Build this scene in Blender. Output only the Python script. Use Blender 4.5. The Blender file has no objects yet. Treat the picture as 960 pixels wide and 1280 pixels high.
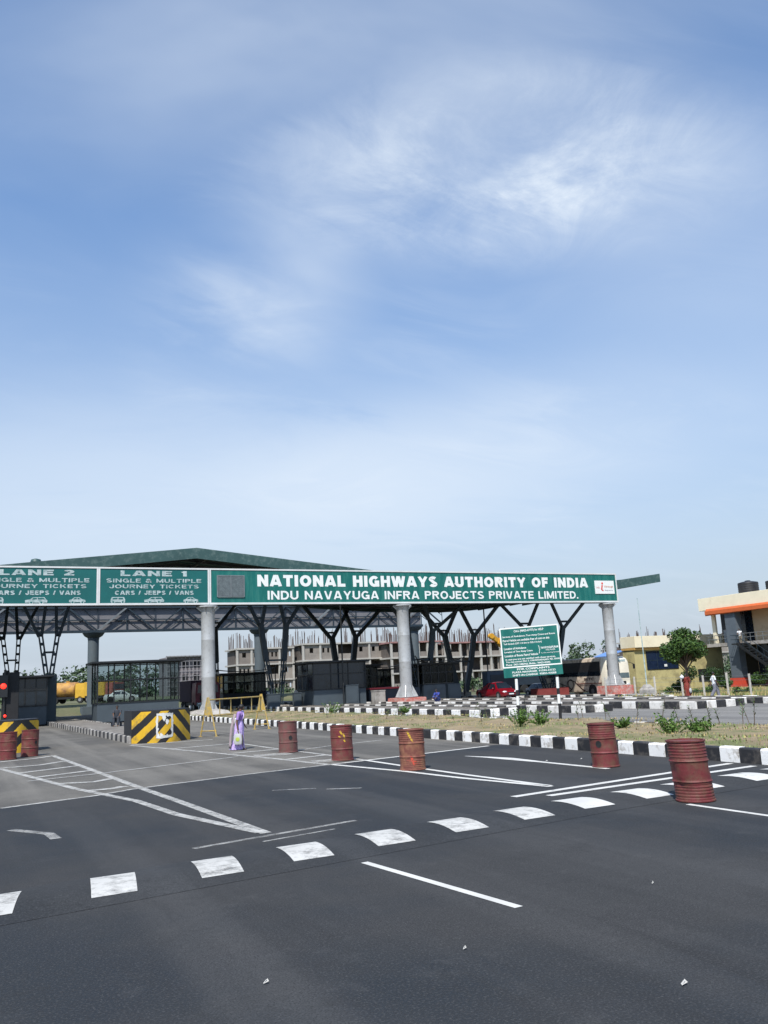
import bpy, bmesh, math, random
from mathutils import Vector, Matrix
import numpy as np
random.seed(7)
SC = bpy.context.scene
COL = SC.collection
PI = math.pi

# ------------------------------------------------------------ camera
HD, PT, RL, CH = 0.4565, 0.1960, -0.0497, 2.063
F = Vector((math.sin(HD)*math.cos(PT), math.cos(HD)*math.cos(PT), math.sin(PT)))
R0 = Vector((math.cos(HD), -math.sin(HD), 0)); U0 = R0.cross(F)
RR = R0*math.cos(RL)+U0*math.sin(RL); UU = -R0*math.sin(RL)+U0*math.cos(RL)
cam_d = bpy.data.cameras.new('camera'); cam = bpy.data.objects.new('camera', cam_d); COL.objects.link(cam)
cam.matrix_world = Matrix(((RR.x, UU.x, -F.x, 0), (RR.y, UU.y, -F.y, 0), (RR.z, UU.z, -F.z, CH), (0, 0, 0, 1)))
cam_d.sensor_fit = 'VERTICAL'; cam_d.sensor_height = 36; cam_d.sensor_width = 27; cam_d.lens = 30.0
cam_d.clip_start = 0.1; cam_d.clip_end = 6000
SC.camera = cam

# ------------------------------------------------------------ sun, sky, exposure
SUN_EL = math.radians(54); SUN_AZ = math.radians(219)       # azimuth clockwise from +Y: behind the viewer, a little left
SUN_STRENGTH = 4.3; SKY_STRENGTH = 0.125
SC.view_settings.view_transform = 'Standard'; SC.view_settings.look = 'None'
SC.view_settings.exposure = 0.36; SC.view_settings.gamma = 1.0; SC.view_settings.use_curve_mapping = False
sv = Vector((math.sin(SUN_AZ)*math.cos(SUN_EL), math.cos(SUN_AZ)*math.cos(SUN_EL), math.sin(SUN_EL)))
sl = bpy.data.lights.new('sun', 'SUN'); sl.energy = SUN_STRENGTH; sl.angle = math.radians(0.5); sl.color = (1.0, 0.955, 0.89)
so = bpy.data.objects.new('sun', sl); COL.objects.link(so)
so.rotation_euler = sv.to_track_quat('Z', 'Y').to_euler()

W = bpy.data.worlds.new('World'); SC.world = W; W.use_nodes = True
nt = W.node_tree; nt.nodes.clear()
def nn(t, **k):
    n = nt.nodes.new(t)
    for a, b in k.items(): setattr(n, a, b)
    return n
wout = nn('ShaderNodeOutputWorld'); bg = nn('ShaderNodeBackground')
sky = nn('ShaderNodeTexSky', sky_type='NISHITA'); sky.sun_disc = False
sky.sun_elevation = SUN_EL; sky.sun_rotation = SUN_AZ
sky.air_density = 1.0; sky.dust_density = 0.9; sky.ozone_density = 2.6; sky.altitude = 0
tc = nn('ShaderNodeTexCoord')
def vmath(op, a, b=None):
    n = nn('ShaderNodeVectorMath', operation=op)
    for i, q in enumerate((a, b)):
        if q is None: continue
        if isinstance(q, (tuple, Vector)): n.inputs[i].default_value = q
        else: nt.links.new(q, n.inputs[i])
    return n.outputs['Value'] if op in ('DOT_PRODUCT', 'LENGTH') else n.outputs['Vector']
def m(op, a, b=0.0, clamp=False):
    n = nn('ShaderNodeMath', operation=op); n.use_clamp = clamp
    for i, q in enumerate((a, b)):
        if isinstance(q, (int, float)): n.inputs[i].default_value = q
        else: nt.links.new(q, n.inputs[i])
    return n.outputs[0]
def rng(v, a, b, c, d, mode='SMOOTHSTEP'):
    n = nn('ShaderNodeMapRange', interpolation_type=mode)
    nt.links.new(v, n.inputs[0])
    for i, q in enumerate((a, b, c, d)): n.inputs[1+i].default_value = q
    return n.outputs[0]
def noise(vec, scale, detail=8, rough=.6, dist=0.0, lac=2.0):
    n = nn('ShaderNodeTexNoise'); nt.links.new(vec, n.inputs['Vector'])
    n.inputs['Scale'].default_value = scale; n.inputs['Detail'].default_value = detail
    n.inputs['Roughness'].default_value = rough; n.inputs['Distortion'].default_value = dist
    n.inputs['Lacunarity'].default_value = lac
    return n.outputs['Fac']
D = tc.outputs['Generated']
sep = nn('ShaderNodeSeparateXYZ'); nt.links.new(D, sep.inputs[0])
zz = m('ADD', m('MAXIMUM', sep.outputs['Z'], 0.0), 0.16)
cmb = nn('ShaderNodeCombineXYZ')
nt.links.new(m('DIVIDE', sep.outputs['X'], zz), cmb.inputs[0]); nt.links.new(m('DIVIDE', sep.outputs['Y'], zz), cmb.inputs[1])
plane = cmb.outputs[0]                                      # the flat cloud layer
mp = nn('ShaderNodeMapping'); nt.links.new(plane, mp.inputs['Vector'])
mp.inputs['Rotation'].default_value = (0, 0, 0.45); mp.inputs['Scale'].default_value = (0.75, 1.5, 1)
n_big = noise(mp.outputs[0], 0.85, 5, .55, .7)
n_mid = noise(mp.outputs[0], 2.1, 11, .62, 1.2)
n_fine = noise(plane, 4.6, 12, .7, .8)
def dirv(azdeg, eldeg):
    a, e = math.radians(azdeg), math.radians(eldeg)
    return Vector((math.sin(a)*math.cos(e), math.cos(a)*math.cos(e), math.sin(e)))
def blob(az, el, wa, we, tilt=0, soft=(1.0, 0.15)):
    c = dirv(az, el); r = Vector((math.cos(math.radians(az)), -math.sin(math.radians(az)), 0)); u = r.cross(c)
    t = math.radians(tilt); r2 = r*math.cos(t)+u*math.sin(t); u2 = -r*math.sin(t)+u*math.cos(t)
    a = vmath('DOT_PRODUCT', D, r2/math.radians(wa)); b = vmath('DOT_PRODUCT', D, u2/math.radians(we))
    front = rng(vmath('DOT_PRODUCT', D, c), 0.0, 0.1, 0, 1)
    q = m('ADD', m('SQRT', m('ADD', m('MULTIPLY', a, a), m('MULTIPLY', b, b))), m('MULTIPLY', m('SUBTRACT', n_mid, .5), .9))
    return m('MULTIPLY', rng(q, soft[0], soft[1], 0, 1), front)
wisps = rng(n_mid, .36, .72, 0, 1)
veil = rng(n_big, .34, .70, 0, 1)
fine = rng(n_fine, .34, .70, .5, 1)
w1 = blob(36.0, 32.4, 17.5, 6.8, -4, (1.1, .5))           # the curled bright wisp
w1b = blob(40.0, 30.8, 8.5, 3.2, 10, (1.15, .3))
w2 = blob(24.0, 42.0, 28, 12, 8)                             # veil at the top
w3 = blob(34.0, 15.0, 24, 6.5, 5)                           # low streak
w4 = blob(17.0, 25.5, 11, 8, 30)                            # thin veil left
w5 = blob(14.0, 12.0, 34, 10, 0)                            # pale low air
w6 = blob(50.0, 26.0, 14, 10, 0)
c = m('MULTIPLY', m('MULTIPLY', w1, m('ADD', m('MULTIPLY', wisps, .38), .30)), fine)
c = m('ADD', c, m('MULTIPLY', m('MULTIPLY', w1b, m('ADD', m('MULTIPLY', wisps, .3), .1)), fine))
c = m('ADD', c, m('MULTIPLY', m('MULTIPLY', w2, m('ADD', veil, .35)), .34))
c = m('ADD', c, m('MULTIPLY', m('MULTIPLY', w3, m('ADD', m('MULTIPLY', wisps, .6), .4)), .50))
c = m('ADD', c, m('MULTIPLY', m('MULTIPLY', w4, m('ADD', veil, m('MULTIPLY', wisps, .5))), .42))
c = m('ADD', c, m('MULTIPLY', w5, .40))
c = m('ADD', m('ADD', c, .07), m('MULTIPLY', w6, .16))
c = m('ADD', c, m('MULTIPLY', m('MULTIPLY', veil, wisps), .2))
c = m('MINIMUM', c, .92)
hz = rng(sep.outputs['Z'], 0.02, 0.5, 1.0, .0, 'LINEAR')                # pale humid air low down
skyt = nn('ShaderNodeMix', data_type='RGBA', blend_type='MULTIPLY'); skyt.inputs[0].default_value = 1.0
nt.links.new(sky.outputs[0], skyt.inputs[6]); skyt.inputs[7].default_value = (.90, 1.13, 1.29, 1)
mixh = nn('ShaderNodeMix', data_type='RGBA'); nt.links.new(hz, mixh.inputs[0]); nt.links.new(skyt.outputs[2], mixh.inputs[6])
mixh.inputs[7].default_value = (3.3, 3.75, 4.3, 1)
mixc = nn('ShaderNodeMix', data_type='RGBA'); nt.links.new(c, mixc.inputs[0]); nt.links.new(mixh.outputs[2], mixc.inputs[6])
mixc.inputs[7].default_value = (5.1, 5.65, 6.3, 1)
nt.links.new(mixc.outputs[2], bg.inputs[0]); bg.inputs[1].default_value = SKY_STRENGTH
nt.links.new(bg.outputs[0], wout.inputs[0])

# ------------------------------------------------------------ materials
MATS = {}
def mat(name, col, rough=.7, metal=0.0, var=.15, vscale=1.5, bump=0.0, bscale=20, dirt=None, dirt_amt=.0, dirt_scale=2.0, fine=0.0, fscale=60, spec=.5, col2=None, c2scale=3, c2lo=.45, c2hi=.6, stretch=(1, 1, 1), coat=0):
    if name in MATS: return MATS[name]
    M = bpy.data.materials.new(name); M.use_nodes = True; t = M.node_tree; N = t.nodes; L = t.links
    b = N['Principled BSDF']; g = N.new('ShaderNodeNewGeometry')
    mpn = N.new('ShaderNodeMapping'); L.new(g.outputs['Position'], mpn.inputs[0]); mpn.inputs['Scale'].default_value = stretch
    P = mpn.outputs[0]
    def nz(s, d=6, r=.6):
        n = N.new('ShaderNodeTexNoise'); n.inputs['Scale'].default_value = s; n.inputs['Detail'].default_value = d; n.inputs['Roughness'].default_value = r
        L.new(P, n.inputs['Vector']); return n.outputs['Fac']
    def mr(v, a, b_, c_, d_):
        n = N.new('ShaderNodeMapRange'); L.new(v, n.inputs[0])
        for i, q in enumerate((a, b_, c_, d_)): n.inputs[1+i].default_value = q
        return n.outputs[0]
    def mix(fac, a, b_, bt='MIX'):
        n = N.new('ShaderNodeMix'); n.data_type = 'RGBA'; n.blend_type = bt
        if isinstance(fac, float): n.inputs[0].default_value = fac
        else: L.new(fac, n.inputs[0])
        for i, q in ((6, a), (7, b_)):
            if isinstance(q, tuple): n.inputs[i].default_value = (*q, 1)
            else: L.new(q, n.inputs[i])
        return n.outputs[2]
    base = mix(mr(nz(vscale), .3, .7, 0, 1), tuple(x*(1-var) for x in col), tuple(min(1, x*(1+var)) for x in col))
    if col2: base = mix(mr(nz(c2scale, 8, .65), c2lo, c2hi, 0, 1), base, col2)
    if fine: base = mix(mr(nz(fscale, 3, .7), .3, .7, 0, 1), base, mix(1.0, base, tuple([1+fine]*3), 'MULTIPLY'))
    if dirt: base = mix(mr(nz(dirt_scale, 9, .7), .62-dirt_amt*.35, .72-dirt_amt*.2, 0, 1), base, dirt)
    L.new(base, b.inputs['Base Color']); b.inputs['Roughness'].default_value = rough; b.inputs['Metallic'].default_value = metal
    b.inputs['Specular IOR Level'].default_value = spec
    if coat: b.inputs['Coat Weight'].default_value = coat
    if bump:
        bn = N.new('ShaderNodeBump'); bn.inputs['Strength'].default_value = bump; bn.inputs['Distance'].default_value = .02
        L.new(nz(bscale, 5, .7), bn.inputs['Height']); L.new(bn.outputs[0], b.inputs['Normal'])
    MATS[name] = M; return M

def asphalt(name, col, patch, tracks=True):
    M = bpy.data.materials.new(name); M.use_nodes = True; t = M.node_tree; N = t.nodes; L = t.links
    b = N['Principled BSDF']; g = N.new('ShaderNodeNewGeometry')
    def nz(s, d=6, r=.6, sc=(1, 1, 1), dist=0):
        mp_ = N.new('ShaderNodeMapping'); L.new(g.outputs['Position'], mp_.inputs[0]); mp_.inputs['Scale'].default_value = sc
        n = N.new('ShaderNodeTexNoise'); n.inputs['Scale'].default_value = s; n.inputs['Detail'].default_value = d
        n.inputs['Roughness'].default_value = r; n.inputs['Distortion'].default_value = dist
        L.new(mp_.outputs[0], n.inputs['Vector']); return n.outputs['Fac']
    def mr(v, a, b_, c_, d_):
        n = N.new('ShaderNodeMapRange'); L.new(v, n.inputs[0])
        for i, q in enumerate((a, b_, c_, d_)): n.inputs[1+i].default_value = q
        return n.outputs[0]
    def mix(fac, a, b_, bt='MIX'):
        n = N.new('ShaderNodeMix'); n.data_type = 'RGBA'; n.blend_type = bt
        if isinstance(fac, float): n.inputs[0].default_value = fac
        else: L.new(fac, n.inputs[0])
        for i, q in ((6, a), (7, b_)):
            if isinstance(q, tuple): n.inputs[i].default_value = (*q, 1)
            else: L.new(q, n.inputs[i])
        return n.outputs[2]
    base = mix(mr(nz(.2, 5, .55), .43, .57, 0, 1), col, patch)
    if tracks:
        base = mix(mr(nz(.8, 3, .5, (1, .035, 1)), .46, .62, 0, .55), base, tuple(x*1.75+.004 for x in col))    # polished wheel tracks
        base = mix(mr(nz(2.6, 6, .6, (1, .12, 1), .6), .56, .74, 0, .5), base, tuple(x*.55 for x in col))       # skid and drip lines
    base = mix(mr(nz(1.1, 9, .74), .54, .70, 0, .6), base, tuple(x*.60 for x in col))                            # oily stains
    base = mix(mr(nz(2.1, 9, .7), .56, .76, 0, .4), base, tuple(x*1.5+.03 for x in col))                                      # drifted dust
    vo = N.new('ShaderNodeTexVoronoi'); vo.feature = 'DISTANCE_TO_EDGE'; vo.inputs['Scale'].default_value = .42
    wv = N.new('ShaderNodeVectorMath'); wv.operation = 'ADD'; dn = N.new('ShaderNodeTexNoise'); dn.inputs['Scale'].default_value = 1.6; dn.inputs['Detail'].default_value = 6
    L.new(g.outputs['Position'], dn.inputs['Vector']); ms_ = N.new('ShaderNodeVectorMath'); ms_.operation = 'SCALE'; ms_.inputs[3].default_value = 1.4
    L.new(dn.outputs['Color'], ms_.inputs[0]); L.new(g.outputs['Position'], wv.inputs[0]); L.new(ms_.outputs[0], wv.inputs[1]); L.new(wv.outputs[0], vo.inputs['Vector'])
    ck = N.new('ShaderNodeMath'); ck.operation = 'MULTIPLY'; L.new(mr(vo.outputs['Distance'], .0, .006, .55, 0), ck.inputs[0]); L.new(mr(nz(.3, 3), .5, .62, 0, 1), ck.inputs[1])
    base = mix(ck.outputs[0], base, tuple(x*.3 for x in col))                                                     # a few hairline cracks
    base = mix(mr(nz(48, 2, .6), .50, .74, 0, .7), base, tuple(x*1.9+.010 for x in col))                        # aggregate
    base = mix(mr(nz(70, 2, .6), .52, .64, 0, .85), base, tuple(x*.5 for x in col))
    base = mix(mr(nz(14, 3, .7), .45, .7, 0, .35), base, tuple(x*.6 for x in col))
    L.new(base, b.inputs['Base Color']); b.inputs['Roughness'].default_value = .88; b.inputs['Specular IOR Level'].default_value = .3
    bn = N.new('ShaderNodeBump'); bn.inputs['Strength'].default_value = .3; bn.inputs['Distance'].default_value = .012
    L.new(nz(60, 3, .7), bn.inputs['Height']); L.new(bn.outputs[0], b.inputs['Normal'])
    return M
M_ASPH = asphalt('asphalt', (.034, .034, .034), (.016, .0205, .026))
M_CONC_ROAD = asphalt('worn_concrete_pavement', (.125, .117, .102), (.070, .066, .060))
M_ROAD2 = asphalt('far_road_asphalt', (.175, .168, .155), (.14, .135, .128))

def paint(name, wear):
    M = bpy.data.materials.new(name); M.use_nodes = True; t = M.node_tree; N = t.nodes; L = t.links
    b = N['Principled BSDF']; g = N.new('ShaderNodeNewGeometry')
    n = N.new('ShaderNodeTexNoise'); n.inputs['Scale'].default_value = 3.4; n.inputs['Detail'].default_value = 12; n.inputs['Roughness'].default_value = .78
    L.new(g.outputs['Position'], n.inputs['Vector'])
    r = N.new('ShaderNodeMapRange'); L.new(n.outputs['Fac'], r.inputs[0])
    for i, q in enumerate((.26+wear*.20, .44+wear*.34, .12, 1-wear*.35)): r.inputs[1+i].default_value = q
    n2 = N.new('ShaderNodeTexNoise'); n2.inputs['Scale'].default_value = 1.7; n2.inputs['Detail'].default_value = 5
    L.new(g.outputs['Position'], n2.inputs['Vector'])
    mx = N.new('ShaderNodeMix'); mx.data_type = 'RGBA'; L.new(n2.outputs['Fac'], mx.inputs[0]); mx.inputs[6].default_value = (.72, .71, .67, 1); mx.inputs[7].default_value = (.42, .41, .38, 1)
    L.new(mx.outputs[2], b.inputs['Base Color']); b.inputs['Roughness'].default_value = .7
    tr = N.new('ShaderNodeBsdfTransparent'); ms = N.new('ShaderNodeMixShader')
    L.new(r.outputs[0], ms.inputs[0]); L.new(tr.outputs[0], ms.inputs[1]); L.new(b.outputs[0], ms.inputs[2])
    L.new(ms.outputs[0], N['Material Output'].inputs['Surface'])
    return M
P_GOOD = paint('road_paint', .05); P_WORN = paint('worn_road_paint', .50); P_FADED = paint('faded_road_paint', .72)

M_BLACK = mat('kerb_black', (.018, .018, .02), .6, var=.3, dirt=(.09, .08, .07), dirt_amt=.35, dirt_scale=3)
M_WHITE = mat('kerb_white', (.82, .81, .78), .75, var=.06, dirt=(.36, .32, .27), dirt_amt=.32, dirt_scale=4, bump=.3)
M_WHITE2 = mat('kerb_white_dusty', (.70, .68, .64), .8, var=.12, dirt=(.34, .31, .27), dirt_amt=.35, dirt_scale=2.5)
M_BLACK2 = mat('kerb_black_dusty', (.022, .022, .024), .7, var=.3, dirt=(.12, .11, .10), dirt_amt=.35, dirt_scale=2.5)
M_EARTH = mat('dry_earth', (.30, .23, .135), .95, var=.3, vscale=1.2, col2=(.15, .165, .06), c2scale=.9, c2lo=.46, c2hi=.62, fine=-.4, fscale=30, bump=.8, bscale=12)
M_FIELD = mat('field_ground', (.13, .125, .06), .95, var=.3, vscale=.05, col2=(.07, .10, .03), c2scale=.09, fine=-.3, fscale=3)
M_CONC = mat('concrete', (.36, .34, .31), .85, var=.12, vscale=1, dirt=(.2, .18, .16), dirt_amt=.4, dirt_scale=1.5, bump=.2)
M_ISLTOP = mat('island_top_concrete', (.20, .185, .16), .9, var=.2, dirt=(.12, .1, .085), dirt_amt=.5)
M_SILVER = mat('silver_paint', (.44, .45, .45), .42, .25, var=.06, vscale=.8, dirt=(.34, .34, .33), dirt_amt=.3, dirt_scale=3, fine=-.06, fscale=14)
M_GREEN = mat('sign_green', (.002, .12, .104), .42, var=.14, vscale=.6, dirt=(.02, .155, .13), dirt_amt=.45, dirt_scale=1.2, stretch=(2.2, 1, .35))
M_GREEN2 = mat('lane_sign_green', (.004, .105, .100), .45, var=.12, vscale=.5)
M_LETTER = mat('letter_white', (.74, .76, .74), .5, var=.04)
M_LETTERW = mat('letter_weathered', (.42, .50, .50), .6, var=.12, dirt=(.2, .3, .3), dirt_amt=.5, dirt_scale=4)
M_TRIM = mat('trim_white', (.62, .63, .62), .5, var=.08)
M_ROOF = mat('roof_green_grey', (.035, .082, .078), .5, var=.12, vscale=.5, dirt=(.09, .14, .13), dirt_amt=.35)
M_UNDER = mat('roof_underside', (.05, .055, .06), .7, var=.15)
M_STEEL = mat('blue_grey_steel', (.026, .042, .056), .5, .2, var=.2, vscale=3)
M_STEEL_L = mat('light_steel', (.20, .22, .23), .5, .3, var=.2, vscale=2)
M_CLAD = mat('grey_cladding', (.17, .168, .178), .6, var=.07, vscale=.4, stretch=(4, 1, .3))
M_GCOL = mat('grey_column', (.085, .11, .125), .7, var=.1, dirt=(.09, .11, .12), dirt_amt=.4)
M_REDP = mat('faded_red_plinth', (.47, .13, .10), .8, var=.12, dirt=(.48, .33, .29), dirt_amt=.5, dirt_scale=2.2)
M_REDD = mat('dark_red_plinth', (.22, .04, .035), .8, var=.15)
M_DRUM = mat('rusty_red_drum', (.17, .028, .03), .62, .05, var=.22, vscale=4, dirt=(.13, .055, .035), dirt_amt=.55, dirt_scale=6, fine=-.3, fscale=40, bump=.3)
M_DRUM2 = mat('faded_rusty_drum', (.20, .062, .045), .75, .05, var=.25, vscale=5, dirt=(.24, .11, .06), dirt_amt=.5, dirt_scale=5, fine=-.3, fscale=40, bump=.3)
M_DRUM3 = mat('dull_brown_red_drum', (.17, .06, .055), .7, .05, var=.2, vscale=4, dirt=(.12, .07, .055), dirt_amt=.5, dirt_scale=6, fine=-.3, fscale=40, bump=.3)
M_YEL = mat('hazard_yellow', (.62, .37, .015), .55, var=.12, dirt=(.25, .17, .05), dirt_amt=.3)
M_YELP = mat('barricade_yellow', (.52, .34, .06), .6, var=.2, vscale=4, dirt=(.3, .25, .14), dirt_amt=.6, dirt_scale=8)
M_HBLK = mat('hazard_black', (.012, .012, .014), .55, var=.3)
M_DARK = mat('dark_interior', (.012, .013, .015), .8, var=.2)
M_GLASSD = mat('dark_glass', (.012, .018, .026), .12, var=.3, spec=.6)
M_BOOTHP = mat('shaded_grey_blue_panel', (.055, .072, .085), .6, var=.1)  # panel grey set darker: canopy shade is put into the colour
M_BOOTHD = mat('dark_blue_panel', (.016, .026, .04), .55, var=.2)
M_FRAME = mat('black_frame', (.012, .014, .016), .5, var=.3)
M_RUBBER = mat('tyre', (.018, .018, .018), .85, var=.2)
M_RIM = mat('wheel_rim', (.35, .35, .36), .4, .6, var=.1)
M_CHROME = mat('lamp_glass', (.75, .78, .8), .15, .3, var=.05)
M_SKIN = mat('skin', (.13, .065, .04), .6, var=.06)
M_HAIR = mat('hair', (.01, .009, .009), .6, var=.2)

def glass_clear(name='clear_glass', tint=.82):
    M = bpy.data.materials.new(name); M.use_nodes = True; t = M.node_tree; N = t.nodes; L = t.links
    tr = N.new('ShaderNodeBsdfTransparent'); tr.inputs[0].default_value = (tint*.95, tint, tint, 1)
    gl = N.new('ShaderNodeBsdfGlossy'); gl.inputs['Roughness'].default_value = .05; ms = N.new('ShaderNodeMixShader')
    fr = N.new('ShaderNodeFresnel'); fr.inputs[0].default_value = 1.45
    fm = N.new('ShaderNodeMath'); fm.operation = 'MULTIPLY'; L.new(fr.outputs[0], fm.inputs[0]); fm.inputs[1].default_value = .45; L.new(fm.outputs[0], ms.inputs[0]); L.new(tr.outputs[0], ms.inputs[1]); L.new(gl.outputs[0], ms.inputs[2]); L.new(ms.outputs[0], N['Material Output'].inputs['Surface'])
    return M
M_GLASS = glass_clear(); M_GLASS2 = glass_clear('dusty_dark_glass', .55)
def emis(name, col, s):
    M = bpy.data.materials.new(name); M.use_nodes = True; b = M.node_tree.nodes['Principled BSDF']
    b.inputs['Base Color'].default_value = (*col, 1); b.inputs['Emission Color'].default_value = (*col, 1); b.inputs['Emission Strength'].default_value = s
    return M
M_REDLIGHT = emis('red_signal_lamp', (1.0, .02, .01), 3.0)

# ------------------------------------------------------------ mesh helpers
class MB:
    def __init__(s): s.v = []; s.f = []; s.m = []
    def add(s, vs, fs, mi=0):
        o = len(s.v); s.v += [tuple(x) for x in vs]; s.f += [tuple(o+i for i in f) for f in fs]; s.m += [mi]*len(fs); return s
    def box(s, x0, x1, y0, y1, z0, z1, mi=0):
        return s.add([(x0, y0, z0), (x1, y0, z0), (x1, y1, z0), (x0, y1, z0), (x0, y0, z1), (x1, y0, z1), (x1, y1, z1), (x0, y1, z1)],
                     [(0, 3, 2, 1), (4, 5, 6, 7), (0, 1, 5, 4), (1, 2, 6, 5), (2, 3, 7, 6), (3, 0, 4, 7)], mi)
    def bar(s, p, q, w, h=None, mi=0, up=(0, 0, 1)):
        p = Vector(p); q = Vector(q); d = (q-p).normalized(); u = Vector(up)
        if abs(d.dot(u)) > .98: u = Vector((0, 1, 0))
        r = d.cross(u).normalized()*(w/2); t = r.cross(d).normalized()*((h or w)/2)
        vs = [p-r-t, p+r-t, p+r+t, p-r+t, q-r-t, q+r-t, q+r+t, q-r+t]
        return s.add(vs, [(0, 3, 2, 1), (4, 5, 6, 7), (0, 1, 5, 4), (1, 2, 6, 5), (2, 3, 7, 6), (3, 0, 4, 7)], mi)
    def tube(s, p, q, r0, r1=None, n=10, mi=0, caps=True):
        r1 = r0 if r1 is None else r1; p = Vector(p); q = Vector(q); d = (q-p).normalized(); a = d.orthogonal().normalized(); b = d.cross(a)
        vs = []
        for c_, r in ((p, r0), (q, r1)):
            vs += [c_+a*r*math.cos(2*PI*i/n)+b*r*math.sin(2*PI*i/n) for i in range(n)]
        fs = [(i, (i+1) % n, n+(i+1) % n, n+i) for i in range(n)]
        if caps: fs += [tuple(range(n-1, -1, -1)), tuple(range(n, 2*n))]
        return s.add(vs, fs, mi)
    def path(s, pts, r, n=8, mi=0):
        for a, b in zip(pts[:-1], pts[1:]): s.tube(a, b, r if not isinstance(r, list) else r[0], None, n, mi)
        return s
    def lathe(s, c_, prof, n=32, mi=0, cap=True):
        vs = [(c_[0]+r*math.cos(2*PI*i/n), c_[1]+r*math.sin(2*PI*i/n), c_[2]+z) for r, z in prof for i in range(n)]
        fs = [(k*n+i, k*n+(i+1) % n, (k+1)*n+(i+1) % n, (k+1)*n+i) for k in range(len(prof)-1) for i in range(n)]
        if cap: fs += [tuple(range(n-1, -1, -1)), tuple((len(prof)-1)*n+i for i in range(n))]
        return s.add(vs, fs, mi)
    def loft(s, rings, mi=0, caps=True, closed=True):
        n = len(rings[0]); vs = [p for r in rings for p in r]; e = n if closed else n-1
        fs = [(k*n+i, k*n+(i+1) % n, (k+1)*n+(i+1) % n, (k+1)*n+i) for k in range(len(rings)-1) for i in range(e)]
        if caps: fs += [tuple(range(n-1, -1, -1)), tuple((len(rings)-1)*n+i for i in range(n))]
        return s.add(vs, fs, mi)
    def ell(s, c_, r, n=12, k=8, mi=0):
        prof = []
        for j in range(k+1):
            a = -PI/2+PI*j/k; prof.append((max(.001, math.cos(a)), math.sin(a)))
        vs = [(c_[0]+r[0]*p*math.cos(2*PI*i/n), c_[1]+r[1]*p*math.sin(2*PI*i/n), c_[2]+r[2]*z) for p, z in prof for i in range(n)]
        fs = [(j*n+i, j*n+(i+1) % n, (j+1)*n+(i+1) % n, (j+1)*n+i) for j in range(k) for i in range(n)]
        return s.add(vs, fs, mi)
    def prism(s, poly, axis, a, b, mi=0):
        """poly in the two other axes, extruded along axis from a to b"""
        n = len(poly); vs = []
        for t in (a, b):
            for u, v in poly: vs.append((t, u, v) if axis == 'x' else ((u, t, v) if axis == 'y' else (u, v, t)))
        return s.add(vs, [(i, (i+1) % n, n+(i+1) % n, n+i) for i in range(n)]+[tuple(range(n-1, -1, -1)), tuple(range(n, 2*n))], mi)
    def xf(s, M):
        s.v = [tuple(M @ Vector(v)) for v in s.v]; return s
    def build(s, name, mats, parent=None, smooth=False, bevel=0):
        me = bpy.data.meshes.new(name); me.from_pydata(s.v, [], s.f)
        for x in (mats if isinstance(mats, (list, tuple)) else [mats]): me.materials.append(x)
        me.polygons.foreach_set('material_index', s.m)
        bm = bmesh.new(); bm.from_mesh(me); bmesh.ops.recalc_face_normals(bm, faces=bm.faces)
        if bevel: bmesh.ops.bevel(bm, geom=[e for e in bm.edges if e.is_manifold and e.calc_face_angle(0) > .6], offset=bevel, segments=2, affect='EDGES')
        bm.to_mesh(me); bm.free()
        if smooth:
            for p in me.polygons: p.use_smooth = True
            try: me.set_sharp_from_angle(angle=math.radians(38))
            except Exception: pass
        o = bpy.data.objects.new(name, me); COL.objects.link(o)
        if parent: o.parent = parent
        return o
def tag(o, label, cat=None, group=None, kind=None):
    if label: o['label'] = label
    if cat: o['category'] = cat
    if group: o['group'] = group
    if kind: o['kind'] = kind
    return o
def empty(name, loc, label, cat, group=None, rz=0):
    o = bpy.data.objects.new(name, None); COL.objects.link(o); o.location = loc; o.rotation_euler = (0, 0, rz); o.empty_display_size = .2
    return tag(o, label, cat, group)
def struct(mb, name, mats, smooth=False): return tag(mb.build(name, mats, smooth=smooth), None, kind='structure')
def copy_tree(o, parent=None):
    c_ = o.copy(); COL.objects.link(c_); c_.parent = parent
    for ch in list(o.children): copy_tree(ch, c_)
    return c_
def tz(X): return -0.03*min(max(X-44, 0), 20)

def text_mesh(name, body, x0, x1, z0, z1, y, material, parent, offset=0.0, thick=.02, align=None):
    cu = bpy.data.curves.new('t', 'FONT'); cu.body = body; cu.size = 1; cu.offset = offset; cu.extrude = .01; cu.resolution_u = 3
    ob = bpy.data.objects.new('t', cu); COL.objects.link(ob)
    dg = bpy.context.evaluated_depsgraph_get(); me = bpy.data.meshes.new_from_object(ob.evaluated_get(dg))
    co = np.empty(len(me.vertices)*3); me.vertices.foreach_get('co', co); co = co.reshape(-1, 3)
    mn, mx = co.min(0), co.max(0); out = np.empty_like(co)
    out[:, 0] = x0+(co[:, 0]-mn[0])/(mx[0]-mn[0])*(x1-x0); out[:, 2] = z0+(co[:, 1]-mn[1])/(mx[1]-mn[1])*(z1-z0)
    out[:, 1] = y-np.where(co[:, 2] > 0, thick, 0)
    me.vertices.foreach_set('co', out.ravel()); me.materials.clear(); me.materials.append(material)
    bpy.data.objects.remove(ob); bpy.data.curves.remove(cu)
    o = bpy.data.objects.new(name, me); COL.objects.link(o); o.parent = parent; me.name = name
    return o

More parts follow.
